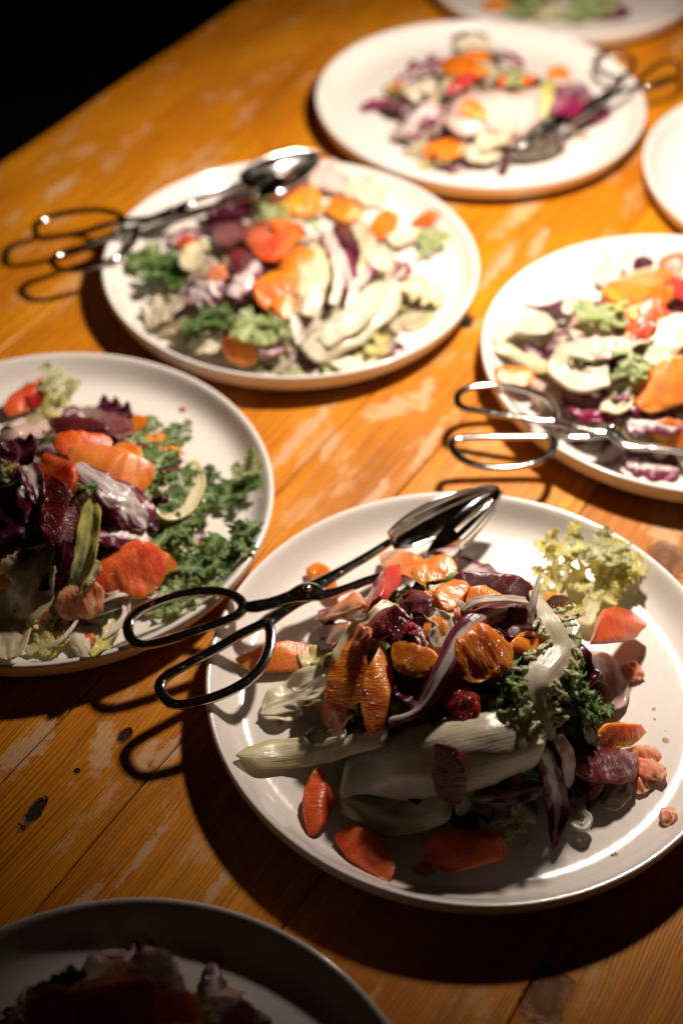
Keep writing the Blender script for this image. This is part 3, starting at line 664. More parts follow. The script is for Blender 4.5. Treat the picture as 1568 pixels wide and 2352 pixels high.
# frisee
Fr(k, 'fy', [(1130, 1932, 4), (1165, 1905, 7), (1208, 1868, 8)], 'yellow sprig of frisee over the thick near orange segment', n=7, bl=26, stem=9)
Fr(k, 'fy', [(1300, 1460, 8), (1290, 1370, 14), (1275, 1290, 20), (1300, 1235, 24)], 'yellow frisee leaf standing at the upper right of the front heap, left of its twin', n=12, bl=64, stem=26, lift=.3, width=.6)
Fr(k, 'fy', [(1340, 1440, 6), (1370, 1360, 10), (1400, 1310, 14), (1430, 1290, 14)], 'yellow frisee leaf spreading over the upper right china of the front plate', n=12, bl=66, stem=36, lift=.3, width=.65)
Fr(k, 'fp', [(1290, 1340, 18), (1330, 1260, 22), (1385, 1262, 22), (1415, 1290, 20)], 'arched pale yellow frisee tip at the very back of the upper right', n=11, bl=46, stem=9)
def stalk(k, pts, label, n, bl):
    sid[0] += 1; r = random.Random(91); mb = MB(); rows = []
    for p in pts: q = on(k, p[0], p[1], p[3] / 1000); rows.append((*q, p[2] * pxm(q)))
    h = hintf(k, Vector(rows[2][:3])); ribbon(mb, rows, h, 'ivory', 3.3, 60, 12, -1.1, 0, .10, 2, .16, 17, True, .05)
    sp = spline(rows, 60)
    for i in range(n):
        j = int(8 + 50 * i / n); P = Vector(sp[j][:3]); t = (Vector(sp[j + 1][:3]) - P).normalized(); b = h.cross(t); sd = 1 if i % 2 else -1
        l = bl * pxm(P) * r.uniform(.5, 1.2); P = P + b * sd * sp[j][3] * .42; d = (b * sd + t * r.uniform(-.4, .9) + h * r.uniform(-.4, .3)).normalized(); e = (d + t * r.uniform(-1, 1) + h * r.uniform(-.6, .6)).normalized()
        ribbon(mb, [(*P, l * .3), (*(P + d * l * .5), l * .28), (*(P + d * l * .7 + e * l * .5), l * .22)], h, 'fp', r.random() * 9, 16, 5, .8, 20, .5, 2, .8, 6, True, .1, .3)
    return finish(mb, 'frisee_leaf', label, 'frisee leaf', None, .0014, LEAF)
stalk(k, [(1222, 1358, 26, 14), (1262, 1422, 52, 19), (1290, 1488, 60, 20), (1236, 1562, 80, 18), (1244, 1630, 62, 16), (1272, 1702, 66, 12)], 'wide whitish frisee stalk draped down the right of the front heap', 30, 40)
Fr(k, 'fg', [(1330, 1455, 10), (1312, 1530, 12), (1320, 1600, 10), (1400, 1630, 8)], 'dark green frisee leaf right of the white stalk on the front heap', n=15, bl=44, stem=16, width=.75, ruf=.4)
Fr(k, 'fg', [(1290, 1640, 8), (1350, 1630, 8), (1405, 1622, 8)], 'flat dark green frisee leaf on the china below the other green one', n=8, bl=44, stem=20, width=.9, ruf=.3, sub=2)
Fr(k, 'fg', [(1190, 1500, 6), (1160, 1560, 8), (1150, 1640, 6)], 'dark green frisee leaf half hidden left of the white stalk', n=8, bl=40, stem=20, width=.9, ruf=.3)
Fr(k, 'fl', [(1175, 1650, 12), (1195, 1610, 16), (1180, 1570, 14)], 'pale green frilled frisee tip curling left of the white stalk', n=8, bl=34, stem=8)
Fr(k, 'fy', [(1300, 1560, 16), (1300, 1520, 18), (1310, 1500, 18)], 'tiny yellow frisee curl between white stalk and dark green leaf', n=6, bl=20, stem=6)
Fr(k, 'fy', [(1020, 1500, 6), (1035, 1450, 9), (1050, 1420, 8)], 'small yellow frisee tuft in the pale middle of the front heap', n=6, bl=26, stem=8)
Fr(k, 'fg', [(800, 1650, 8), (820, 1640, 10), (835, 1625, 8)], 'small dark green tuft at the foot of the long upright orange segment', n=5, bl=24, stem=8)
# dressing drops on the china
GL, gnt, gp = nm('oil_dressing'); gp.inputs['Base Color'].default_value = (.95, .75, .42, 1); gp.inputs['Transmission Weight'].default_value = 1; gp.inputs['Roughness'].default_value = .02; gp.inputs['IOR'].default_value = 1.4
def drop(k, px, py, w, label, group='drops of dressing on the front plate', el=1.6):
    P = on(k, px, py, 0); r = w * .5 * pxm(P); v = []; f = []; n = 20
    for j, (q, z) in enumerate(((1, .0), (.93, .16), (.75, .3), (.45, .4))):
        for i in range(n):
            a = 6.283 * i / n; rr_ = r * q * (1 + .12 * math.sin(2 * a + px)); v.append((rr_ * math.cos(a), rr_ * math.sin(a) * el * .8, z * r))
    for j in range(3):
        for i in range(n): a = j * n + i; b = j * n + (i + 1) % n; f.append((a, b, b + n, a + n))
    f.append(tuple(3 * n + i for i in range(n))); f.append(tuple(reversed(range(n))))
    o = link('dressing_drop', mesh('dressing_drop', v, f), None, [GL]); o.location = P; o.rotation_euler = (0, 0, px)
    tag(o, label, 'drop', group)
for px, py, w, lb in ((1501, 1629, 9, 'topmost of three tiny dressing drops on the right floor of the front plate'), (1494, 1642, 8, 'middle and leftmost of three tiny dressing drops on the right floor'),
                  (1503, 1653, 7, 'lowest of three tiny dressing drops on the right floor of the front plate'), (1528, 1680, 6, 'speck of dressing just above the two larger lens shaped drops'),
                  (1521, 1692, 12, 'upper of the two lens shaped dressing drops at the right of the front plate'), (1528, 1702, 16, 'lower and larger lens shaped dressing drop at the right of the front plate'),
                  (1470, 1510, 9, 'dressing drop above the lone coral scrap at the right of the pink endive'), (1517, 1508, 6, 'speck of dressing nearest the upper right wall of the front plate'),
                  (1448, 1574, 6, 'speck of dressing just below the coral scrap right of the pink endive')):
    drop(k, px, py, w, lb)
drop(k, 952, 2000, 16, 'wet smear of dressing left of the thick near orange segment', None, 2.6)
drop(k, 1412, 1965, 14, 'lone drop of dressing on the near right wall of the front plate', None)

for (kk, px, py, w, c, lb) in ((1, 1215, 1945, 12, 'C', 'tiny orange crumb near the lower right floor of the front plate'), (1, 640, 1660, 12, 'C', 'tiny coral crumb beside the pale leaves at the left of the front plate'),
        (1, 1420, 1610, 12, 'C', 'tiny coral crumb right of the pale pink endive leaf'), (1, 1500, 1790, 14, 'R', 'tiny red crumb right of the coral shreds'),
        (4, 470, 1250, 14, 'O', 'tiny orange crumb in the green leaves of the left plate'), (4, 420, 940, 12, 'X', 'tiny crimson crumb on the upper right china of the left plate')):
    bit(kk, c, (px, py), w, w, lb, dz=.6)
# ================================================================== LEFT PLATE
k = 4
S(k, 'O', (165, 1045, 10), (335, 1105, 10), 92, 'large glossy orange segment in the middle of the left plate heap', t=.5, bow=-.15, blunt=2.6)
S(k, 'R', (130, 1025, 9), (250, 1020, 9), 60, 'red orange segment just above the large glossy one on the left plate', t=.5, bow=-.2)
S(k, 'B', (118, 970, 9), (235, 990, 9), 46, 'dark blood orange segment along the top of the left plate heap', t=.6, bow=-.15)
S(k, 'B', (205, 935, 8), (290, 1005, 8), 66, 'dark wet blood orange piece at the upper right of the left plate heap', torn=.3, t=.5)
S(k, 'O', (300, 955, 6), (350, 1005, 6), 44, 'orange segment at the back right of the left plate heap', t=.5)
S(k, 'O', (340, 1025, 7), (435, 1030, 7), 50, 'orange segment behind the green frisee on the left plate', t=.5)
S(k, 'R', (110, 1045, 12), (150, 1140, 12), 56, 'brownish orange segment standing left of the large glossy one', t=.6, roll=10)
S(k, 'B', (130, 1095, 15), (140, 1245, 15), 64, 'black blood orange segment hanging down the front of the left plate heap', t=.55, bow=.15)
S(k, 'R', (215, 1345, 9), (365, 1280, 9), 86, 'large wet red segment low in the middle of the left plate', t=.6, bow=-.1, torn=.15, blunt=2.6)
S(k, 'O', (340, 1290, 7), (402, 1300, 7), 44, 'small orange segment at the right end of the large wet red one', t=.5)
S(k, 'C', (135, 1395, 8), (235, 1365, 8), 66, 'coral orange segment at the near side of the left plate salad', t=.6, torn=.4, blunt=3)
S(k, 'R', (15, 945, 7), (110, 890, 7), 46, 'orange segment at the top left of the left plate heap, near the picture edge', torn=.2)
S(k, 'C', (85, 900, 8), (118, 880, 8), 40, 'coral scrap at the top of the left plate heap', cat='citrus scrap', name='orange_scrap', torn=.4)
S(k, 'X', (45, 910, 9), (108, 930, 9), 22, 'thin crimson segment near the top left of the left plate', t=.6)
S(k, 'O', (-20, 1330, 6), (32, 1310, 6), 50, 'orange segment cut by the left edge of the picture')
S(k, 'X', (-20, 1230, 5), (8, 1290, 5), 44, 'dark crimson segment cut by the left edge of the picture')
S(k, 'O', (275, 1020, 9), (310, 1070, 9), 40, 'brownish orange scrap right of the large glossy segment', cat='citrus scrap', name='orange_scrap')
bit(k, 'C', (92, 1415, 12), 50, 30, 'pinkish scrap lying on the near endive leaf of the left plate')
bit(k, 'C', (140, 1428, 5), 38, 30, 'tiny coral scrap at the near side of the left plate')
bit(k, 'O', (205, 1472, 4), 32, 26, 'orange scrap inside the near yellow frisee of the left plate')
bit(k, 'O', (350, 1024, 12), 24, 18, 'tiny orange scrap in the green frisee of the left plate')
Lf(k, 'radpale', [(175, 1065, 30, 14), (235, 1110, 66, 16), (300, 1160, 96, 15), (335, 1215, 80, 10)], 'white and purple streaked radicchio fan in the middle of the left plate', curl=-.9, ruf=.12, nu=44, nv=20)
Lf(k, 'rad', [(340, 1235, 60, 6), (280, 1225, 70, 7), (215, 1230, 44, 8)], 'shaded radicchio base under the white and purple fan', curl=-1.3)
Lf(k, 'raddark', [(30, 1100, 60, 12), (45, 1040, 80, 15), (30, 1010, 50, 14)], 'black purple radicchio leaf standing at the left of the left plate heap', curl=1.0, ruf=.4)
Lf(k, 'rad', [(62, 1070, 44, 15), (80, 1110, 44, 16), (92, 1160, 30, 14)], 'purple radicchio leaf with a pink gloss near the left edge', curl=1.4, twist=30)
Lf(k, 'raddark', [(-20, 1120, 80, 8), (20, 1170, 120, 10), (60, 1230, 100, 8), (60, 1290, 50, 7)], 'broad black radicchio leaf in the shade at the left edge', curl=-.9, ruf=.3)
Lf(k, 'raddark', [(225, 930, 44, 8), (265, 945, 50, 10), (300, 965, 40, 8)], 'purple radicchio frill at the top of the left plate heap', curl=1.2, ruf=.4)
Lf(k, 'raddark', [(150, 1240, 30, 16), (140, 1300, 46, 17), (90, 1358, 20, 16)], 'dark pointed radicchio leaf lying on the near endive leaf', curl=-1.0)
Lf(k, 'rad', [(150, 960, 26, 8), (165, 945, 30, 10), (180, 950, 20, 8)], 'small dark radicchio tip at the top of the left plate', curl=1.0)
Lf(k, 'pink', [(-30, 1020, 90, 12), (30, 985, 90, 14), (100, 960, 60, 12)], 'smooth pale endive leaf at the upper left edge of the picture', curl=-1.6, ruf=.04)
Lf(k, 'endive', [(20, 1515, 60, 4), (25, 1430, 130, 6), (60, 1345, 140, 8), (120, 1250, 70, 8)], 'long pale endive leaf with toothed edge at the near left of the left plate', curl=.9, tooth=.10, tfreq=24, nu=50, nv=20)
Lf(k, 'greenend', [(165, 1370, 30, 8), (192, 1290, 44, 10), (205, 1210, 48, 12), (212, 1145, 34, 13)], 'upright yellow green endive leaf in the middle of the left plate', curl=1.1, tooth=.08, tfreq=20, nu=44)
Lf(k, 'endive', [(150, 1380, 30, 7), (185, 1335, 50, 9), (228, 1290, 44, 9)], 'short pale endive piece with saw edge left of the wet red segment', curl=1.0, tooth=.4, tfreq=18)
Lf(k, 'endive', [(440, 1060, 30, 8), (455, 1110, 26, 10), (430, 1170, 26, 10), (385, 1190, 20, 8), (350, 1165, 14, 8)], 'cream curved endive strip looping at the right of the left plate heap', curl=1.8, ruf=.02, thick=.002)
Lf(k, 'onion', [(300, 1345, 12, 8), (290, 1380, 16, 10), (285, 1420, 16, 10), (235, 1470, 12, 8)], 'white onion sliver running down the near side of the left plate', curl=1.0, ruf=.02)
Lf(k, 'onion', [(200, 1400, 14, 8), (260, 1368, 16, 11), (320, 1362, 16, 10), (380, 1382, 14, 6)], 'white onion sliver arching toward the handle of the front tongs', curl=1.0, ruf=.02)
Lf(k, 'onion', [(150, 1410, 20, 7), (220, 1405, 22, 9), (290, 1385, 16, 9)], 'flat white onion sliver lying over the other two on the left plate', curl=.8)
Lf(k, 'onion', [(90, 1490, 6, 8), (140, 1470, 8, 12), (185, 1415, 6, 12)], 'hair thin curved sliver over the near yellow frisee', name='endive_sliver', curl=.8)
Lf(k, 'ivory', [(165, 1440, 34, 6), (185, 1480, 40, 7), (200, 1510, 24, 5)], 'glossy white endive stub at the near edge of the left plate salad', curl=-1.6)
Lf(k, 'greenend', [(265, 1410, 20, 5), (250, 1470, 40, 6), (210, 1510, 30, 5)], 'thin yellow green leaf edge standing at the near side of the left plate', curl=2.0, ruf=.3)
Fr(k, 'fy', [(60, 1500, 3), (110, 1470, 6), (120, 1430, 7)], 'yellow frisee leaf at the near edge of the left plate salad', n=9, bl=50, stem=24, width=.7)
Fr(k, 'fg', [(330, 1170, 6), (350, 1100, 10), (370, 1040, 14), (355, 985, 14)], 'dark green frisee leaf standing at the right of the left plate heap', n=15, bl=46, stem=18, width=.7, stempal='fl')
Fr(k, 'fg', [(400, 1040, 8), (405, 1010, 12), (430, 980, 14)], 'green frisee tip at the upper right of the left plate heap', n=8, bl=34, stem=10)
Fr(k, 'fg', [(350, 1260, 4), (410, 1200, 6), (460, 1130, 7), (480, 1100, 6)], 'long green frisee leaf lying on the right floor of the left plate', n=15, bl=56, stem=22, width=.8)
Fr(k, 'fg', [(400, 1340, 4), (470, 1290, 7), (530, 1250, 7), (580, 1225, 8)], 'green frisee leaf reaching to the right rim of the left plate', n=16, bl=60, stem=26, width=.8)
Fr(k, 'fg', [(380, 1310, 4), (430, 1300, 7), (500, 1310, 6)], 'curly green frisee leaf below the one that reaches the rim', n=12, bl=50, stem=18, width=.7)
Fr(k, 'fg', [(480, 1160, 4), (530, 1140, 6), (570, 1120, 8)], 'flat green frisee tip on the right wall of the left plate', n=7, bl=40, stem=22, width=.9)
Fr(k, 'fl', [(520, 1130, 5), (560, 1090, 7), (590, 1080, 9)], 'pale green frisee tip blurred against the right wall of the left plate', n=9, bl=42, stem=10)
Fr(k, 'fl', [(330, 1370, 3), (400, 1360, 5), (470, 1350, 5)], 'yellowish green frisee leaf under the curly green one on the left plate', n=10, bl=46, stem=14, width=.7)
Fr(k, 'fl', [(330, 1410, 3), (390, 1395, 4), (440, 1390, 4)], 'green frisee leaf seen through the upper loop of the front tongs', n=9, bl=36, stem=14)
Fr(k, 'fl', [(285, 1010, 8), (310, 1010, 10), (345, 1000, 12)], 'pale green frisee tip between the dark wedge and the orange segment on the left plate', n=7, bl=28, stem=8)
Fr(k, 'fp', [(120, 960, 8), (135, 900, 12), (120, 860, 14)], 'pale yellow frisee leaf at the top of the left plate heap', n=10, bl=42, stem=12)
Fr(k, 'fy', [(60, 960, 6), (100, 950, 9), (130, 930, 10)], 'small yellow frisee tuft behind the smooth pale endive leaf', n=7, bl=34, stem=10)
Fr(k, 'fg', [(175, 1110, 16), (200, 1120, 18), (220, 1130, 16)], 'small green tuft above the upright yellow green endive leaf', n=7, bl=28, stem=8)
Fr(k, 'fy', [(0, 1100, 14), (10, 1080, 16), (20, 1070, 14)], 'tiny yellow frisee tuft cut by the left edge of the picture', n=5, bl=28, stem=8)

# ================================================================== MIDDLE PLATE
k = 2
S(k, 'O', (650, 720, 7), (700, 580, 9), 90, 'long orange segment down the middle of the middle plate', t=.45, blunt=3)
S(k, 'O', (600, 700, 8), (665, 640, 8), 80, 'broad orange segment left of the long central one on the middle plate', t=.45, blunt=3)
S(k, 'O', (625, 460, 8), (740, 470, 8), 66, 'pale orange segment at the back of the middle plate heap', t=.4)
S(k, 'O', (755, 470, 8), (830, 495, 8), 46, 'orange segment at the back right of the middle plate heap', t=.5, bow=-.2)
S(k, 'O', (870, 545, 8), (900, 485, 8), 42, 'orange crescent standing at the right of the middle plate heap', t=.5, bow=.1)
S(k, 'R', (948, 512, 4), (1014, 490, 4), 24, 'red orange crescent lying alone at the upper right of the middle plate', t=.6, bow=-.1)
S(k, 'R', (585, 500, 10), (625, 590, 11), 74, 'bright red segment at the upper left of the middle plate heap', t=.5, blunt=3)
S(k, 'R', (640, 540, 10), (690, 520, 10), 60, 'red orange segment touching the bright red one on the middle plate', t=.5)
S(k, 'B', (535, 615, 9), (580, 590, 9), 54, 'dark crimson blood orange segment left of the central oranges', t=.5)
S(k, 'B', (515, 560, 9), (560, 520, 9), 60, 'dark brown red segment at the left of the middle plate heap', t=.5)
S(k, 'C', (472, 635, 10), (522, 628, 10), 36, 'small coral segment resting on the pink radicchio of the middle plate', t=.5)
S(k, 'O', (555, 835, 4), (560, 770, 6), 58, 'orange segment at the near edge of the middle plate salad', t=.5, blunt=4)
S(k, 'R', (405, 555, 6), (445, 560, 6), 30, 'small red orange piece at the far left of the middle plate heap', t=.5)
S(k, 'O', (635, 500, 11), (660, 560, 11), 48, 'orange segment under the pale green tuft on the middle plate', t=.5)
Lf(k, 'rad', [(750, 530, 40, 9), (775, 580, 66, 12), (800, 630, 44, 10), (800, 680, 30, 7)], 'purple radicchio leaf with a bright glint right of the central oranges', curl=-1.6, twist=20)
Lf(k, 'raddark', [(780, 510, 40, 10), (800, 560, 50, 12), (810, 620, 30, 9)], 'dark radicchio leaf edge behind the glinting one on the middle plate', curl=-1.2)
Lf(k, 'raddark', [(485, 530, 50, 7), (530, 490, 80, 9), (575, 465, 50, 8)], 'dark purple radicchio leaf at the upper left of the middle plate', curl=1.0, ruf=.3)
Lf(k, 'rad', [(395, 560, 30, 5), (430, 540, 40, 7), (465, 540, 30, 6)], 'small magenta radicchio leaf at the far left of the middle plate heap', curl=1.0)
Lf(k, 'radpale', [(440, 690, 80, 7), (470, 660, 100, 10), (510, 640, 60, 9)], 'pink and white radicchio leaf at the left of the middle plate', curl=-1.2)
Lf(k, 'radpale', [(530, 680, 50, 8), (560, 640, 60, 10), (600, 590, 24, 10)], 'white radicchio rib next to the dark crimson segment on the middle plate', curl=-1.2)
Lf(k, 'rad', [(590, 800, 26, 4), (625, 808, 36, 4), (655, 800, 20, 4)], 'magenta radicchio scrap at the near edge of the middle plate', curl=.8)
Lf(k, 'rad', [(830, 655, 20, 9), (845, 630, 28, 9), (850, 610, 20, 9)], 'small magenta radicchio scrap among pale endive on the middle plate', curl=.8)
Lf(k, 'rad', [(905, 640, 20, 7), (925, 625, 30, 8), (930, 600, 20, 7)], 'purple radicchio scrap at the right of the middle plate heap', curl=.8)
Lf(k, 'endive', [(705, 725, 40, 9), (715, 640, 74, 12), (725, 560, 60, 11)], 'upright cream endive leaf right of the central oranges', curl=-1.3)
Lf(k, 'onion', [(765, 700, 20, 9), (778, 640, 22, 12), (765, 580, 14, 12)], 'slim white onion sliver over the purple leaf on the middle plate', curl=1.0)
Lf(k, 'onion', [(800, 720, 20, 8), (815, 660, 20, 10), (840, 600, 14, 10)], 'second slim white onion sliver, right of the purple leaf', curl=1.0)
Lf(k, 'ivory', [(700, 810, 60, 5), (770, 760, 100, 7), (860, 700, 90, 8), (905, 640, 50, 8)], 'long pale endive leaf along the near right of the middle plate', curl=-1.4)
Lf(k, 'ivory', [(740, 790, 40, 7), (820, 730, 60, 10), (880, 650, 40, 10)], 'pale endive strip lying on the long near right leaf', curl=1.4)
Lf(k, 'endive', [(860, 820, 40, 3), (810, 830, 50, 4), (750, 820, 40, 4)], 'olive tinged endive leaf at the near edge of the middle plate', curl=-1.0)
Lf(k, 'ivory', [(810, 540, 50, 7), (850, 580, 60, 8), (890, 620, 50, 7)], 'pale endive leaf beside the standing orange crescent', curl=1.2)
Lf(k, 'endive', [(830, 510, 24, 8), (825, 580, 26, 9), (830, 640, 20, 8)], 'yellow edged endive strip standing right of the purple leaf', curl=1.0)
Lf(k, 'ivory', [(900, 560, 50, 6), (950, 540, 40, 6), (1000, 560, 40, 4)], 'pale endive leaf below the lone red crescent', curl=1.0)
Lf(k, 'endive', [(910, 660, 60, 5), (960, 670, 80, 5), (1020, 690, 40, 3)], 'yellow pale endive leaf at the far right of the middle plate heap', curl=.8, ruf=.3)
Lf(k, 'pink', [(660, 410, 60, 5), (720, 400, 80, 6), (800, 430, 70, 5)], 'pale pink endive leaf at the very back of the middle plate', curl=.9)
Lf(k, 'ivory', [(750, 420, 60, 4), (820, 430, 80, 5), (880, 470, 60, 4)], 'white endive leaf at the back right of the middle plate', curl=1.0)
Lf(k, 'ivory', [(335, 740, 50, 3), (370, 720, 80, 5), (420, 700, 60, 5)], 'pale translucent endive leaf at the near left of the middle plate', curl=1.2)
Lf(k, 'ivory', [(450, 800, 40, 3), (480, 790, 60, 4), (520, 800, 40, 4)], 'white endive stub on the near floor of the middle plate', curl=1.0)
Lf(k, 'onion', [(690, 790, 20, 7), (680, 750, 20, 9), (672, 720, 14, 9)], 'short white onion sliver at the near side of the middle plate', curl=1.2)
Lf(k, 'endive', [(580, 440, 30, 8), (600, 460, 40, 9), (620, 470, 30, 9)], 'small cream endive piece beside the head of the far tongs', curl=1.0)
Lf(k, 'endive', [(440, 620, 40, 7), (445, 580, 46, 8), (480, 560, 40, 8)], 'yellow pale endive piece at the left of the middle plate heap', curl=1.0)
Fr(k, 'fg', [(350, 560, 4), (360, 610, 7), (400, 660, 6)], 'dark green frisee leaf at the far left of the middle plate', n=12, bl=58, stem=30, width=.9, ruf=.35)
Fr(k, 'fg', [(420, 740, 3), (470, 740, 6), (520, 730, 6)], 'dark green frisee leaf at the near left of the middle plate', n=12, bl=54, stem=26, width=.8)
Fr(k, 'fl', [(560, 710, 7), (590, 750, 9), (640, 760, 7)], 'pale green frisee leaf at the near middle of the middle plate', n=12, bl=52, stem=24, width=.8)
Fr(k, 'fl', [(620, 470, 12), (635, 480, 14), (650, 490, 12)], 'light green tuft on the back oranges of the middle plate', n=8, bl=36, stem=10)
Fr(k, 'fl', [(690, 500, 12), (705, 510, 14), (720, 520, 12)], 'small light green tuft right of the other one on the middle plate', n=7, bl=28, stem=8)
Fr(k, 'fl', [(960, 590, 6), (985, 560, 8), (1000, 530, 8)], 'light green frisee tip at the right of the middle plate', n=8, bl=36, stem=10)
Fr(k, 'fy', [(840, 810, 3), (880, 800, 4), (820, 790, 5)], 'faint yellow green frisee at the near right of the middle plate', n=7, bl=34, stem=8)

# ================================================================== BACK PLATE
k = 3
S(k, 'O', (1020, 140, 7), (1115, 165, 8), 56, 'orange segment near the top of the back plate heap', t=.5, bow=-.2)
S(k, 'O', (1075, 130, 8), (1120, 125, 8), 40, 'second orange segment, right of the first on the back plate', t=.5)
S(k, 'R', (1148, 190, 8), (1222, 175, 8), 32, 'red orange segment right of centre on the back plate', t=.6)
S(k, 'X', (1030, 210, 9), (1090, 172, 9), 26, 'crimson segment arching at the left of the big pale leaf on the back plate', t=.6)
S(k, 'O', (1055, 245, 14), (1125, 258, 14), 40, 'orange segment lying on the big pale endive leaf of the back plate', t=.4)
S(k, 'O', (970, 345, 5), (1060, 340, 6), 40, 'orange segment at the near edge of the back plate salad', t=.5, blunt=3)
S(k, 'O', (1260, 165, 5), (1310, 170, 5), 26, 'small orange piece at the right of the back plate heap', t=.5)
S(k, 'O', (890, 190, 4), (920, 200, 4), 26, 'tiny orange piece at the left of the back plate heap', t=.5)
Lf(k, 'pink', [(1030, 290, 80, 9), (1100, 235, 150, 13), (1190, 225, 130, 12), (1250, 200, 50, 9)], 'big pale endive leaf in the middle of the back plate', curl=-1.8, wrk=.03)
Lf(k, 'greenend', [(1235, 270, 30, 9), (1250, 215, 40, 11), (1262, 180, 20, 10)], 'green tip of the pale leaf in the middle of the back plate', curl=-.8)
Lf(k, 'raddark', [(1040, 90, 30, 6), (1080, 78, 40, 8), (1120, 85, 30, 7)], 'dark radicchio leaf at the very back of the back plate', curl=-1.0)
Lf(k, 'rad', [(1130, 115, 30, 7), (1160, 130, 44, 9), (1200, 155, 30, 7)], 'purple radicchio leaf at the upper right of the back plate heap', curl=1.0)
Lf(k, 'rad', [(915, 200, 30, 4), (960, 165, 50, 6), (1020, 140, 40, 7)], 'purple radicchio leaf along the upper left of the back plate heap', curl=1.0, ruf=.3)
Lf(k, 'magenta', [(830, 250, 24, 3), (880, 240, 40, 4), (930, 245, 36, 5)], 'pink purple radicchio leaf pointing left on the back plate', curl=1.0)
Lf(k, 'magenta', [(1265, 255, 60, 6), (1300, 215, 110, 9), (1340, 190, 60, 6)], 'bright magenta radicchio leaf at the right of the back plate', curl=-1.1)
Lf(k, 'magenta', [(1320, 280, 24, 3), (1370, 265, 40, 4), (1405, 250, 20, 4)], 'magenta radicchio scrap under the far tongs of the back plate', curl=.8)
Lf(k, 'raddark', [(1150, 400, 14, 3), (1160, 375, 24, 3), (1162, 360, 20, 3)], 'dark radicchio scrap at the near edge of the back plate salad', curl=.8)
Lf(k, 'radpale', [(895, 310, 40, 3), (940, 280, 70, 5), (1000, 230, 70, 6)], 'white and purple radicchio leaf at the near left of the back plate', curl=-1.0)
Lf(k, 'ivory', [(935, 220, 50, 6), (960, 195, 60, 8), (1000, 185, 50, 8)], 'pale endive piece at the left of the back plate heap', curl=-1.2)
Lf(k, 'ivory', [(1050, 110, 40, 9), (1090, 100, 50, 10), (1130, 120, 40, 9)], 'pale endive piece at the top of the back plate heap', curl=1.0)
Lf(k, 'endive', [(1100, 340, 40, 4), (1140, 310, 60, 6), (1170, 270, 40, 7)], 'cream endive piece at the near side of the back plate', curl=1.0)
Lf(k, 'ivory', [(1070, 350, 40, 3), (1110, 360, 40, 3), (1150, 350, 30, 3)], 'white endive scrap below the cream piece on the back plate', curl=1.0)
Fr(k, 'fy', [(890, 210, 4), (905, 200, 6), (925, 215, 5)], 'yellow frisee tuft at the left of the back plate heap', n=7, bl=30, stem=10)
Fr(k, 'fy', [(950, 380, 2), (985, 375, 3), (1020, 370, 3)], 'faint yellow frisee wisp on the near china of the back plate', n=7, bl=26, stem=8)
Fr(k, 'fl', [(1140, 160, 10), (1170, 170, 12), (1190, 190, 11)], 'light green tuft right of the orange segments on the back plate', n=7, bl=30, stem=10)

# ================================================================== RIGHT PLATE
k = 5
S(k, 'O', (1400, 690, 9), (1530, 625, 10), 74, 'large orange segment at the back of the right plate heap', t=.5, bow=.1)
S(k, 'O', (1440, 690, 13), (1540, 660, 13), 70, 'orange segment in front of the large one on the right plate', t=.5)
S(k, 'R', (1445, 750, 13), (1495, 770, 13), 60, 'wet red orange segment in the middle of the right plate', t=.55, torn=.3)
S(k, 'R', (1440, 725, 11), (1530, 710, 11), 56, 'red orange segment just above the wet one on the right plate', t=.5)
S(k, 'R', (1515, 600, 12), (1600, 630, 12), 50, 'bright red segment at the top right edge of the right plate heap', t=.6)
S(k, 'X', (1530, 650, 14), (1600, 690, 14), 50, 'crimson segment cut by the right edge of the picture', t=.5)
S(k, 'O', (1462, 925, 12), (1600, 840, 12), 84, 'large plain orange segment low at the right edge above the tongs', t=.5, bow=-.15)
S(k, 'O', (1142, 860, 4), (1222, 855, 4), 62, 'flat orange piece lying on the left floor of the right plate', t=.25, blunt=5)
S(k, 'O', (1500, 990, 8), (1600, 1010, 8), 50, 'orange segment seen below the blade of the right tongs', t=.5)
Lf(k, 'pink', [(1380, 655, 30, 7), (1405, 610, 60, 12), (1437, 568, 24, 18)], 'pale pink pointed leaf standing at the back of the right plate', curl=1.2)
Lf(k, 'raddark', [(1460, 620, 24, 8), (1475, 600, 30, 10), (1500, 612, 20, 9)], 'dark radicchio tip beside the bright red segment on the right plate', curl=1.0)
Lf(k, 'raddark', [(1202, 702, 8, 6), (1250, 710, 22, 7), (1295, 700, 30, 9), (1315, 680, 14, 12)], 'dark purple radicchio sliver pointing left on the right plate', curl=.8)
Lf(k, 'magenta', [(1300, 900, 50, 6), (1350, 930, 70, 7), (1420, 955, 50, 7)], 'magenta radicchio leaf low at the left of the right plate heap', curl=-1.0)
Lf(k, 'rad', [(1410, 890, 60, 8), (1460, 900, 80, 8), (1500, 960, 60, 8)], 'dark radicchio leaf below the green tuft on the right plate', curl=-1.0)
Lf(k, 'rad', [(1440, 1060, 40, 4), (1490, 1070, 70, 5), (1560, 1080, 60, 4)], 'dark edged radicchio leaf under the blade of the right tongs', curl=-1.2, ruf=.3)
Lf(k, 'radpale', [(1440, 975, 60, 8), (1490, 965, 60, 9), (1570, 975, 50, 8)], 'pink radicchio leaf next to the pivot of the right tongs', curl=-1.0)
Lf(k, 'ivory', [(1145, 790, 60, 5), (1190, 760, 90, 8), (1260, 760, 90, 8)], 'wide white endive leaf at the far left of the right plate', curl=.7, thick=.002)
Lf(k, 'endive', [(1140, 790, 30, 6), (1200, 815, 36, 6), (1270, 850, 44, 6)], 'cream endive edge below the wide white leaf on the right plate', curl=-1.4)
Lf(k, 'ivory', [(1400, 870, 60, 8), (1340, 880, 70, 9), (1290, 850, 60, 10), (1310, 810, 44, 12), (1370, 820, 36, 12)], 'thick white endive ring at the left of the right plate heap', curl=1.4, thick=.003, tip=False)
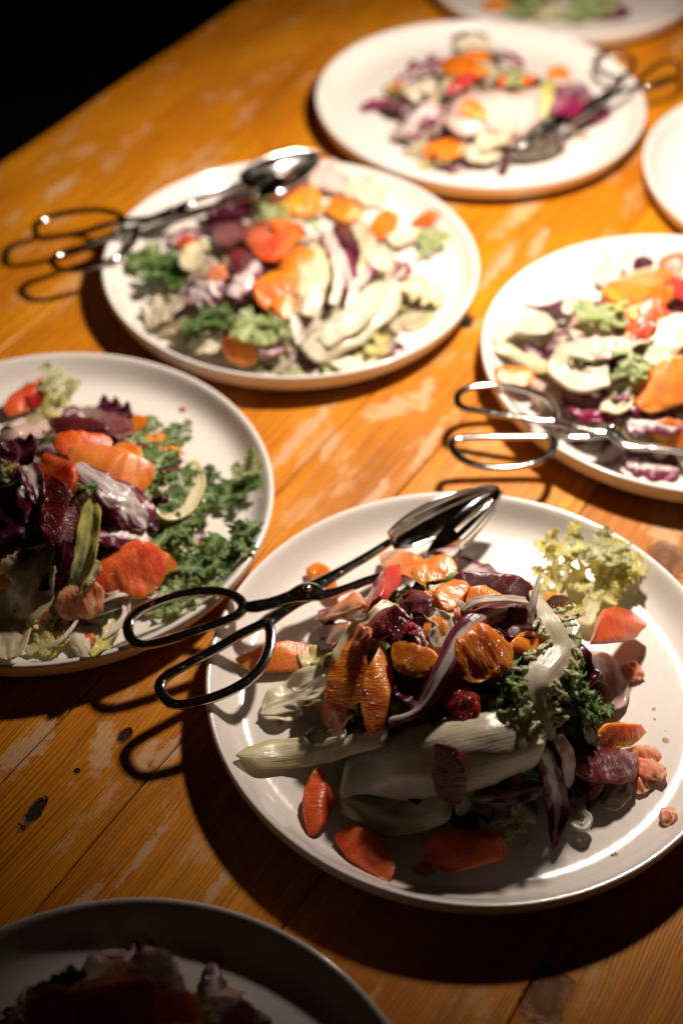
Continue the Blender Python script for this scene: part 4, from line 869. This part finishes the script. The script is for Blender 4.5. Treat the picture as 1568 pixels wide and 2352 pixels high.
Lf(k, 'pink', [(1330, 740, 60, 9), (1370, 780, 80, 11), (1430, 800, 70, 11)], 'pale pink endive leaf above the thick white ring', curl=-1.0)
Lf(k, 'ivory', [(1420, 800, 40, 11), (1460, 780, 40, 12), (1510, 770, 40, 12)], 'white endive strip below the wet red orange segment', curl=1.2)
Lf(k, 'ivory', [(1500, 840, 50, 10), (1530, 780, 80, 14), (1570, 720, 80, 14)], 'white endive leaf at the right edge between the orange segments', curl=-1.2)
Lf(k, 'endive', [(1410, 645, 20, 13), (1460, 640, 34, 15), (1500, 620, 20, 14)], 'yellow endive piece on the back of the large orange segment', curl=1.0)
Lf(k, 'onion', [(1300, 720, 20, 8), (1310, 690, 24, 12), (1325, 670, 16, 12)], 'white sliver standing beside the dark purple one on the right plate', curl=1.0, name='endive_sliver')
Lf(k, 'endive', [(1380, 930, 30, 9), (1420, 930, 50, 9), (1440, 890, 30, 9)], 'cream endive scrap in the dark radicchio of the right plate', curl=.8)
Lf(k, 'ivory', [(1560, 1060, 40, 5), (1590, 1040, 50, 6), (1610, 1020, 30, 6)], 'cream endive leaf at the right edge below the tongs', curl=.9)
Fr(k, 'fl', [(1340, 690, 10), (1370, 720, 12), (1410, 740, 12)], 'light green frisee leaf left of the oranges on the right plate', n=12, bl=48, stem=20, width=.8)
Fr(k, 'fl', [(1440, 790, 14), (1450, 830, 15), (1450, 865, 13)], 'light green tuft in the middle of the right plate', n=11, bl=44, stem=14)
Fr(k, 'fg', [(1330, 800, 11), (1345, 815, 12), (1350, 825, 11)], 'small dark green tuft inside the white endive ring', n=6, bl=28, stem=8)
Fr(k, 'fy', [(1390, 700, 13), (1420, 705, 14), (1450, 720, 13)], 'yellow green frisee strip under the large orange segment', n=7, bl=28, stem=10)

# ================================================================== TOP EDGE PLATE
k = 6
S(k, 'O', (1108, 8, 5), (1170, 16, 5), 24, 'orange segment at the left of the salad on the top edge plate', t=.6)
Lf(k, 'magenta', [(1370, 36, 24, 4), (1410, 30, 44, 5), (1445, 20, 24, 4)], 'purple radicchio leaf at the right of the salad on the top edge plate', curl=1.0)
Lf(k, 'endive', [(1210, 35, 30, 4), (1250, 30, 44, 5), (1290, 20, 30, 5)], 'yellow pale endive piece on the top edge plate', curl=1.0)
Fr(k, 'fl', [(1160, 12, 5), (1200, 18, 7), (1240, 10, 7)], 'light green frisee leaf left of centre on the top edge plate', n=9, bl=40, stem=20, width=.9)
Fr(k, 'fl', [(1280, 35, 4), (1330, 28, 6), (1375, 15, 6)], 'green frisee leaf right of centre on the top edge plate', n=9, bl=40, stem=20, width=.9)

# ================================================================== BOTTOM LEFT PLATE
k = 8
S(k, 'R', (150, 2322, 12), (370, 2300, 14), 120, 'large orange segment in shadow on the bottom left plate', t=.45, blunt=3)
S(k, 'R', (60, 2335, 10), (190, 2325, 12), 90, 'orange segment at the left of the dim bottom left plate', t=.45)
S(k, 'R', (330, 2335, 12), (450, 2325, 10), 90, 'orange segment right of the large one on the bottom left plate', t=.45)
S(k, 'B', (470, 2310, 6), (585, 2360, 6), 70, 'dark blood orange segment at the right of the dim plate', t=.5, bow=-.15)
Lf(k, 'pink', [(300, 2290, 50, 12), (345, 2225, 100, 18), (385, 2185, 50, 22)], 'pink brown leaf standing at the back of the dim plate salad', curl=-1.0)
Lf(k, 'pink', [(335, 2330, 60, 10), (380, 2280, 80, 14), (395, 2220, 40, 16)], 'pale leaf edge right of the standing leaf on the dim plate', curl=-1.4)
Lf(k, 'pink', [(65, 2290, 30, 8), (110, 2280, 50, 9), (160, 2260, 30, 9)], 'pale pink leaf at the left of the dim plate salad', curl=1.0)
Lf(k, 'raddark', [(90, 2270, 30, 9), (140, 2262, 40, 12), (200, 2235, 20, 16)], 'black curly radicchio leaf at the upper left of the dim plate salad', curl=1.0, ruf=.4)
Fr(k, 'fy', [(230, 2270, 8), (265, 2245, 10), (300, 2225, 12)], 'yellow frisee leaf at the back of the dim plate salad', n=8, bl=34, stem=12)
Fr(k, 'fg', [(120, 2265, 12), (145, 2250, 15), (165, 2235, 16)], 'small dark green tuft on the dim plate', n=6, bl=28, stem=8)
Fr(k, 'fy', [(400, 2330, 5), (440, 2320, 7), (480, 2335, 6)], 'yellow frisee wisp between orange and blood orange on the dim plate', n=7, bl=34, stem=8)
Fr(k, 'fy', [(20, 2330, 4), (45, 2310, 6), (70, 2300, 6)], 'faint yellow frisee at the left edge of the dim plate', n=6, bl=30, stem=8)

# ================================================================== TONGS
def bar(mb, pts, W0, T0, up, closed=False, n=90):
    """flat steel bar with softened edges; pts (Vector, width scale)"""
    rows = [(*p[0], p[1]) for p in pts]
    if closed: rows = rows[-2:] + rows + rows[:3]
    sp = spline(rows, n * (len(rows) - 1) // max(1, len(pts) - 1)) if not closed else spline(rows, (len(rows) - 1) * 8)
    if closed: sp = sp[16:16 + len(pts) * 8]
    m = len(sp); off = len(mb.v); S8 = [(-1, -.55), (-.72, -1), (.72, -1), (1, -.55), (1, .55), (.72, 1), (-.72, 1), (-1, .55)]
    for i in range(m):
        a = Vector(sp[(i - 1) % m if closed else max(i - 1, 0)][:3]); b = Vector(sp[(i + 1) % m if closed else min(i + 1, m - 1)][:3])
        t = (b - a).normalized(); sd = up.cross(t).normalized(); nn = t.cross(sd)
        w = W0 * .5 * sp[i][3]
        for (x, y) in S8: mb.v.append(Vector(sp[i][:3]) + sd * (x * w) + nn * (y * T0 * .5)); mb.c.append((1, 1, 1)); mb.uv.append((0, 0))
    for i in range(m if closed else m - 1):
        for j in range(8):
            p, q = off + i * 8, off + ((i + 1) % m) * 8; mb.f.append((p + j, q + j, q + (j + 1) % 8, p + (j + 1) % 8))
    if not closed: mb.f.append(tuple(off + j for j in range(8))); mb.f.append(tuple(off + (m - 1) * 8 + 7 - j for j in range(8)))
def dish(mb, A, B, up, wid, depth, slots=0, flip=1, th=.0012):
    """spoon or fork bowl from neck A to tip B, opening toward up; slots cuts tines"""
    t = (B - A); L = t.length; t.normalize(); n = (up - t * up.dot(t)).normalized() * flip; b = n.cross(t); nu, nv = 40, 24; off = len(mb.v)
    cells = []
    for i in range(nu + 1):
        u = i / nu; w = wid * .5 * min(1, (math.sin(math.pi * min(1, (u * .93 + .07)) ** .85)) ** .62 + .0) * (1 if u < .99 else .25)
        w = max(w, .0012 if u < .9 else .0006)
        for j in range(nv + 1):
            v = -1 + 2 * j / nv; z = -depth * (1 - v * v) * math.sin(math.pi * u) ** .8
            mb.v.append(A + t * L * u + b * (v * w) + n * z); mb.c.append((1, 1, 1)); mb.uv.append((u, v))
    for i in range(nu):
        for j in range(nv):
            u = (i + .5) / nu; v = -1 + 2 * (j + .5) / nv
            if slots and .34 < u < .86:
                q = (v + 1) * .5 * (slots + 1); fr = abs(q - round(q))
                if 0 < round(q) < slots + 1 and fr < .17: continue
            a = off + i * (nv + 1) + j; mb.f.append((a, a + 1, a + nv + 2, a + nv + 1))
class Tongs:
    def __init__(s, label, base):
        s.o = bpy.data.objects.new('serving_tongs', None); sc.collection.objects.link(s.o); s.o.location = base
        tag(s.o, label, 'tongs', 'steel scissor tongs lying on the plates')
    def add(s, name, mb, parent=None, thick=0, label=None):
        p = parent or s.o; c = s.o.location
        mb.v = [q - c for q in mb.v]
        o = mb.build(name, [HEAD if 'head' in name else STEEL]); o.parent = p
        if thick: md = o.modifiers.new('thickness', 'SOLIDIFY'); md.thickness = thick; md.offset = 0
        if label: o['label'] = label
        return o
def tongs(label, zf, loopA, shankA, loopB, shankB, pivot, spoon, fork, bw=24, rim=1.0):
    """zf(px,py) gives the height of the tongs over the table; loops, shanks, heads in photo points"""
    P = lambda q, dz=0: at(q[0], q[1], zf(q[0], q[1]) + dz)
    piv = P(pivot); sc_ = pxm(piv); T = Tongs(label, Vector((piv.x, piv.y, piv.z - .004)))
    a, b, c = piv, P((pivot[0] - 200, pivot[1])), P((pivot[0], pivot[1] + 150)); up = (b - a).cross(c - a).normalized(); up = up if up.z > 0 else -up
    lw = bw * sc_; th = .0030
    for loop, sh, dz, head, hn in ((loopA, shankA, .0016, fork, 'fork_head'), (loopB, shankB, -.0016, spoon, 'spoon_head')):
        mb = MB(); bar(mb, [(P(q), 1) for q in loop], lw, th, up, closed=True); lp = T.add('handle_loop', mb)
        mb = MB(); bar(mb, [(P(q, dz if 0 < i else 0), (q[2] if len(q) > 2 else 1.1)) for i, q in enumerate(sh)], lw, th * .85, up); T.add('arm', mb)
        mb = MB(); e = P(sh[-1], dz)
        A = Vector(head[0]); B = Vector(head[1]); dish(mb, A, B, Vector(head[2]), head[3], head[4], head[5]); T.add(hn, mb, None, .0011)
    mb = MB(); n = 24; r = 11 * sc_ * .95
    for j, (q, z) in enumerate(((1, 0), (.95, .55), (.7, .95), (.35, 1.1))):
        for i in range(n):
            an = 6.283 * i / n; x = up.orthogonal().normalized(); y = up.cross(x)
            mb.v.append(piv + up * (.0030 + z * .0016) + (x * math.cos(an) + y * math.sin(an)) * r * q); mb.c.append((1, 1, 1)); mb.uv.append((0, 0))
    for j in range(3):
        for i in range(n): mb.f.append((j * n + i, j * n + (i + 1) % n, (j + 1) * n + (i + 1) % n, (j + 1) * n + i))
    mb.f.append(tuple(3 * n + i for i in range(n))); T.add('rivet', mb)
    return T
# front tongs
z1 = lambda x, y: .0265 + .004 * max(0, (x - 500) / 400) + (.004 * max(0, (x - 900) / 240))
A1 = at(897, 1243, .0325); B1 = at(1146, 1120, .036); A2 = at(985, 1292, .020); B2 = at(1152, 1128, .034)
tongs('long steel scissor tongs with black looking handles lying across the front plate', z1,
 [(558, 1392), (545, 1373), (510, 1360), (470, 1358), (420, 1364), (370, 1378), (322, 1400), (298, 1425), (295, 1455), (311, 1477), (345, 1479), (400, 1465), (460, 1446), (520, 1425), (549, 1410)],
 [(560, 1394, 1.2), (585, 1393, 1.5), (620, 1386, 1.35), (665, 1372, 1.5), (706, 1360, 2.4), (745, 1366, 1.3), (790, 1354, 1.0), (860, 1328, .9), (985, 1292, .8)],
 [(612, 1431), (621, 1452), (618, 1490), (599, 1532), (559, 1570), (502, 1598), (439, 1616), (398, 1618), (373, 1598), (367, 1575), (385, 1551), (440, 1520), (500, 1488), (555, 1456), (590, 1439)],
 [(598, 1438, 1.3), (620, 1422, 1.5), (650, 1401, 1.4), (680, 1380, 1.6), (706, 1360, 2.4), (740, 1338, 1.5), (800, 1303, 1.0), (850, 1274, .95), (898, 1243, .8)],
 (706, 1360), (A1, B1, (-.25, -.80, .42), .0215, .012, 0), (A2, B2, (-.5, .55, -.35), .023, .006, 3))
# right tongs
z5 = lambda x, y: .0262 + .006 * max(0, (x - 1250) / 300)
A1 = at(1640, 985, .034); B1 = at(1860, 1010, .034); A2 = at(1640, 1046, .034); B2 = at(1860, 1050, .034)
tongs('bright steel scissor tongs crossing the near rim of the right plate', z5,
 [(1276, 962), (1274, 935), (1255, 915), (1219, 899), (1176, 888), (1129, 884), (1086, 888), (1058, 900), (1049, 918), (1062, 936), (1111, 946), (1183, 957), (1245, 966)],
 [(1262, 968, 1.1), (1309, 977, 1.1), (1363, 988, 1.2), (1403, 988, 2.6), (1440, 1020, 1.5), (1500, 1028, 1.1), (1568, 1036, 1.0), (1642, 1046, .9)],
 [(1272, 1008), (1270, 1030), (1255, 1050), (1219, 1065), (1165, 1074), (1104, 1071), (1061, 1055), (1040, 1033), (1038, 1017), (1055, 1007), (1111, 1004), (1180, 1003), (1245, 1003)],
 [(1255, 1003, 1.1), (1309, 1003, 1.1), (1363, 1000, 1.2), (1403, 988, 2.6), (1446, 981, 1.3), (1500, 980, 1.1), (1568, 981, 1.0), (1642, 985, .9)],
 (1403, 988), (A1, B1, (0, -.4, 1), .03, .008, 0), (A2, B2, (0, .4, -1), .03, .008, 3), bw=18)
# far tongs on the middle plate
z2 = lambda x, y: .0262 + .004 * max(0, (x - 250) / 200) + .004 * max(0, (x - 450) / 200)
A1 = at(555, 418, .036); B1 = at(735, 348, .04); A2 = at(590, 448, .030); B2 = at(735, 365, .034)
tongs('dark blurred scissor tongs at the upper left of the middle plate', z2,
 [(282, 504), (263, 489), (224, 482), (168, 486), (120, 496), (87, 512), (81, 531), (92, 547), (140, 543), (196, 531), (245, 516)],
 [(262, 512, 1.3), (300, 505, 1.3), (345, 500, 1.2), (392, 489, 2.4), (430, 487, 1.2), (500, 470, 1), (590, 448, .9)],
 [(312, 524), (311, 540), (302, 560), (272, 588), (238, 604), (190, 617), (148, 621), (126, 611), (120, 598), (140, 582), (196, 564), (252, 543)],
 [(262, 540, 1.3), (300, 526, 1.3), (345, 508, 1.2), (392, 489, 2.4), (435, 465, 1.3), (500, 440, 1), (555, 418, .9)],
 (392, 489), (A1, B1, (-.2, -.6, .8), .026, .006, 0), (A2, B2, (.4, .3, -.8), .026, .007, 3), bw=16)
# tongs on the back plate
z3 = lambda x, y: .0262 + .004 * max(0, (1400 - x) / 200)
A1 = at(1300, 290, .03); B1 = at(1180, 350, .022); A2 = at(1290, 262, .034); B2 = at(1190, 335, .03)
tongs('blurred scissor tongs hanging over the right rim of the back plate', z3,
 [(1466, 190), (1480, 172), (1508, 150), (1535, 140), (1558, 148), (1562, 165), (1545, 183), (1510, 196), (1484, 200)],
 [(1474, 196, 1.3), (1440, 205, 1.2), (1400, 222, 1.6), (1372, 232, 2.4), (1350, 255, 1.2), (1325, 272, 1), (1300, 290, .9)],
 [(1412, 176), (1395, 172), (1375, 160), (1366, 143), (1374, 128), (1396, 122), (1420, 124), (1450, 134), (1462, 122), (1470, 112), (1455, 150), (1432, 172)][:8] + [(1452, 155), (1435, 172)],
 [(1425, 178, 1.2), (1405, 198, 1.2), (1390, 215, 1.4), (1372, 232, 2.4), (1345, 240, 1.3), (1318, 250, 1), (1290, 262, .9)],
 (1372, 232), (A1, B1, (0, -.6, .8), .026, .006, 0), (A2, B2, (.4, .3, -.8), .024, .006, 3), bw=12)
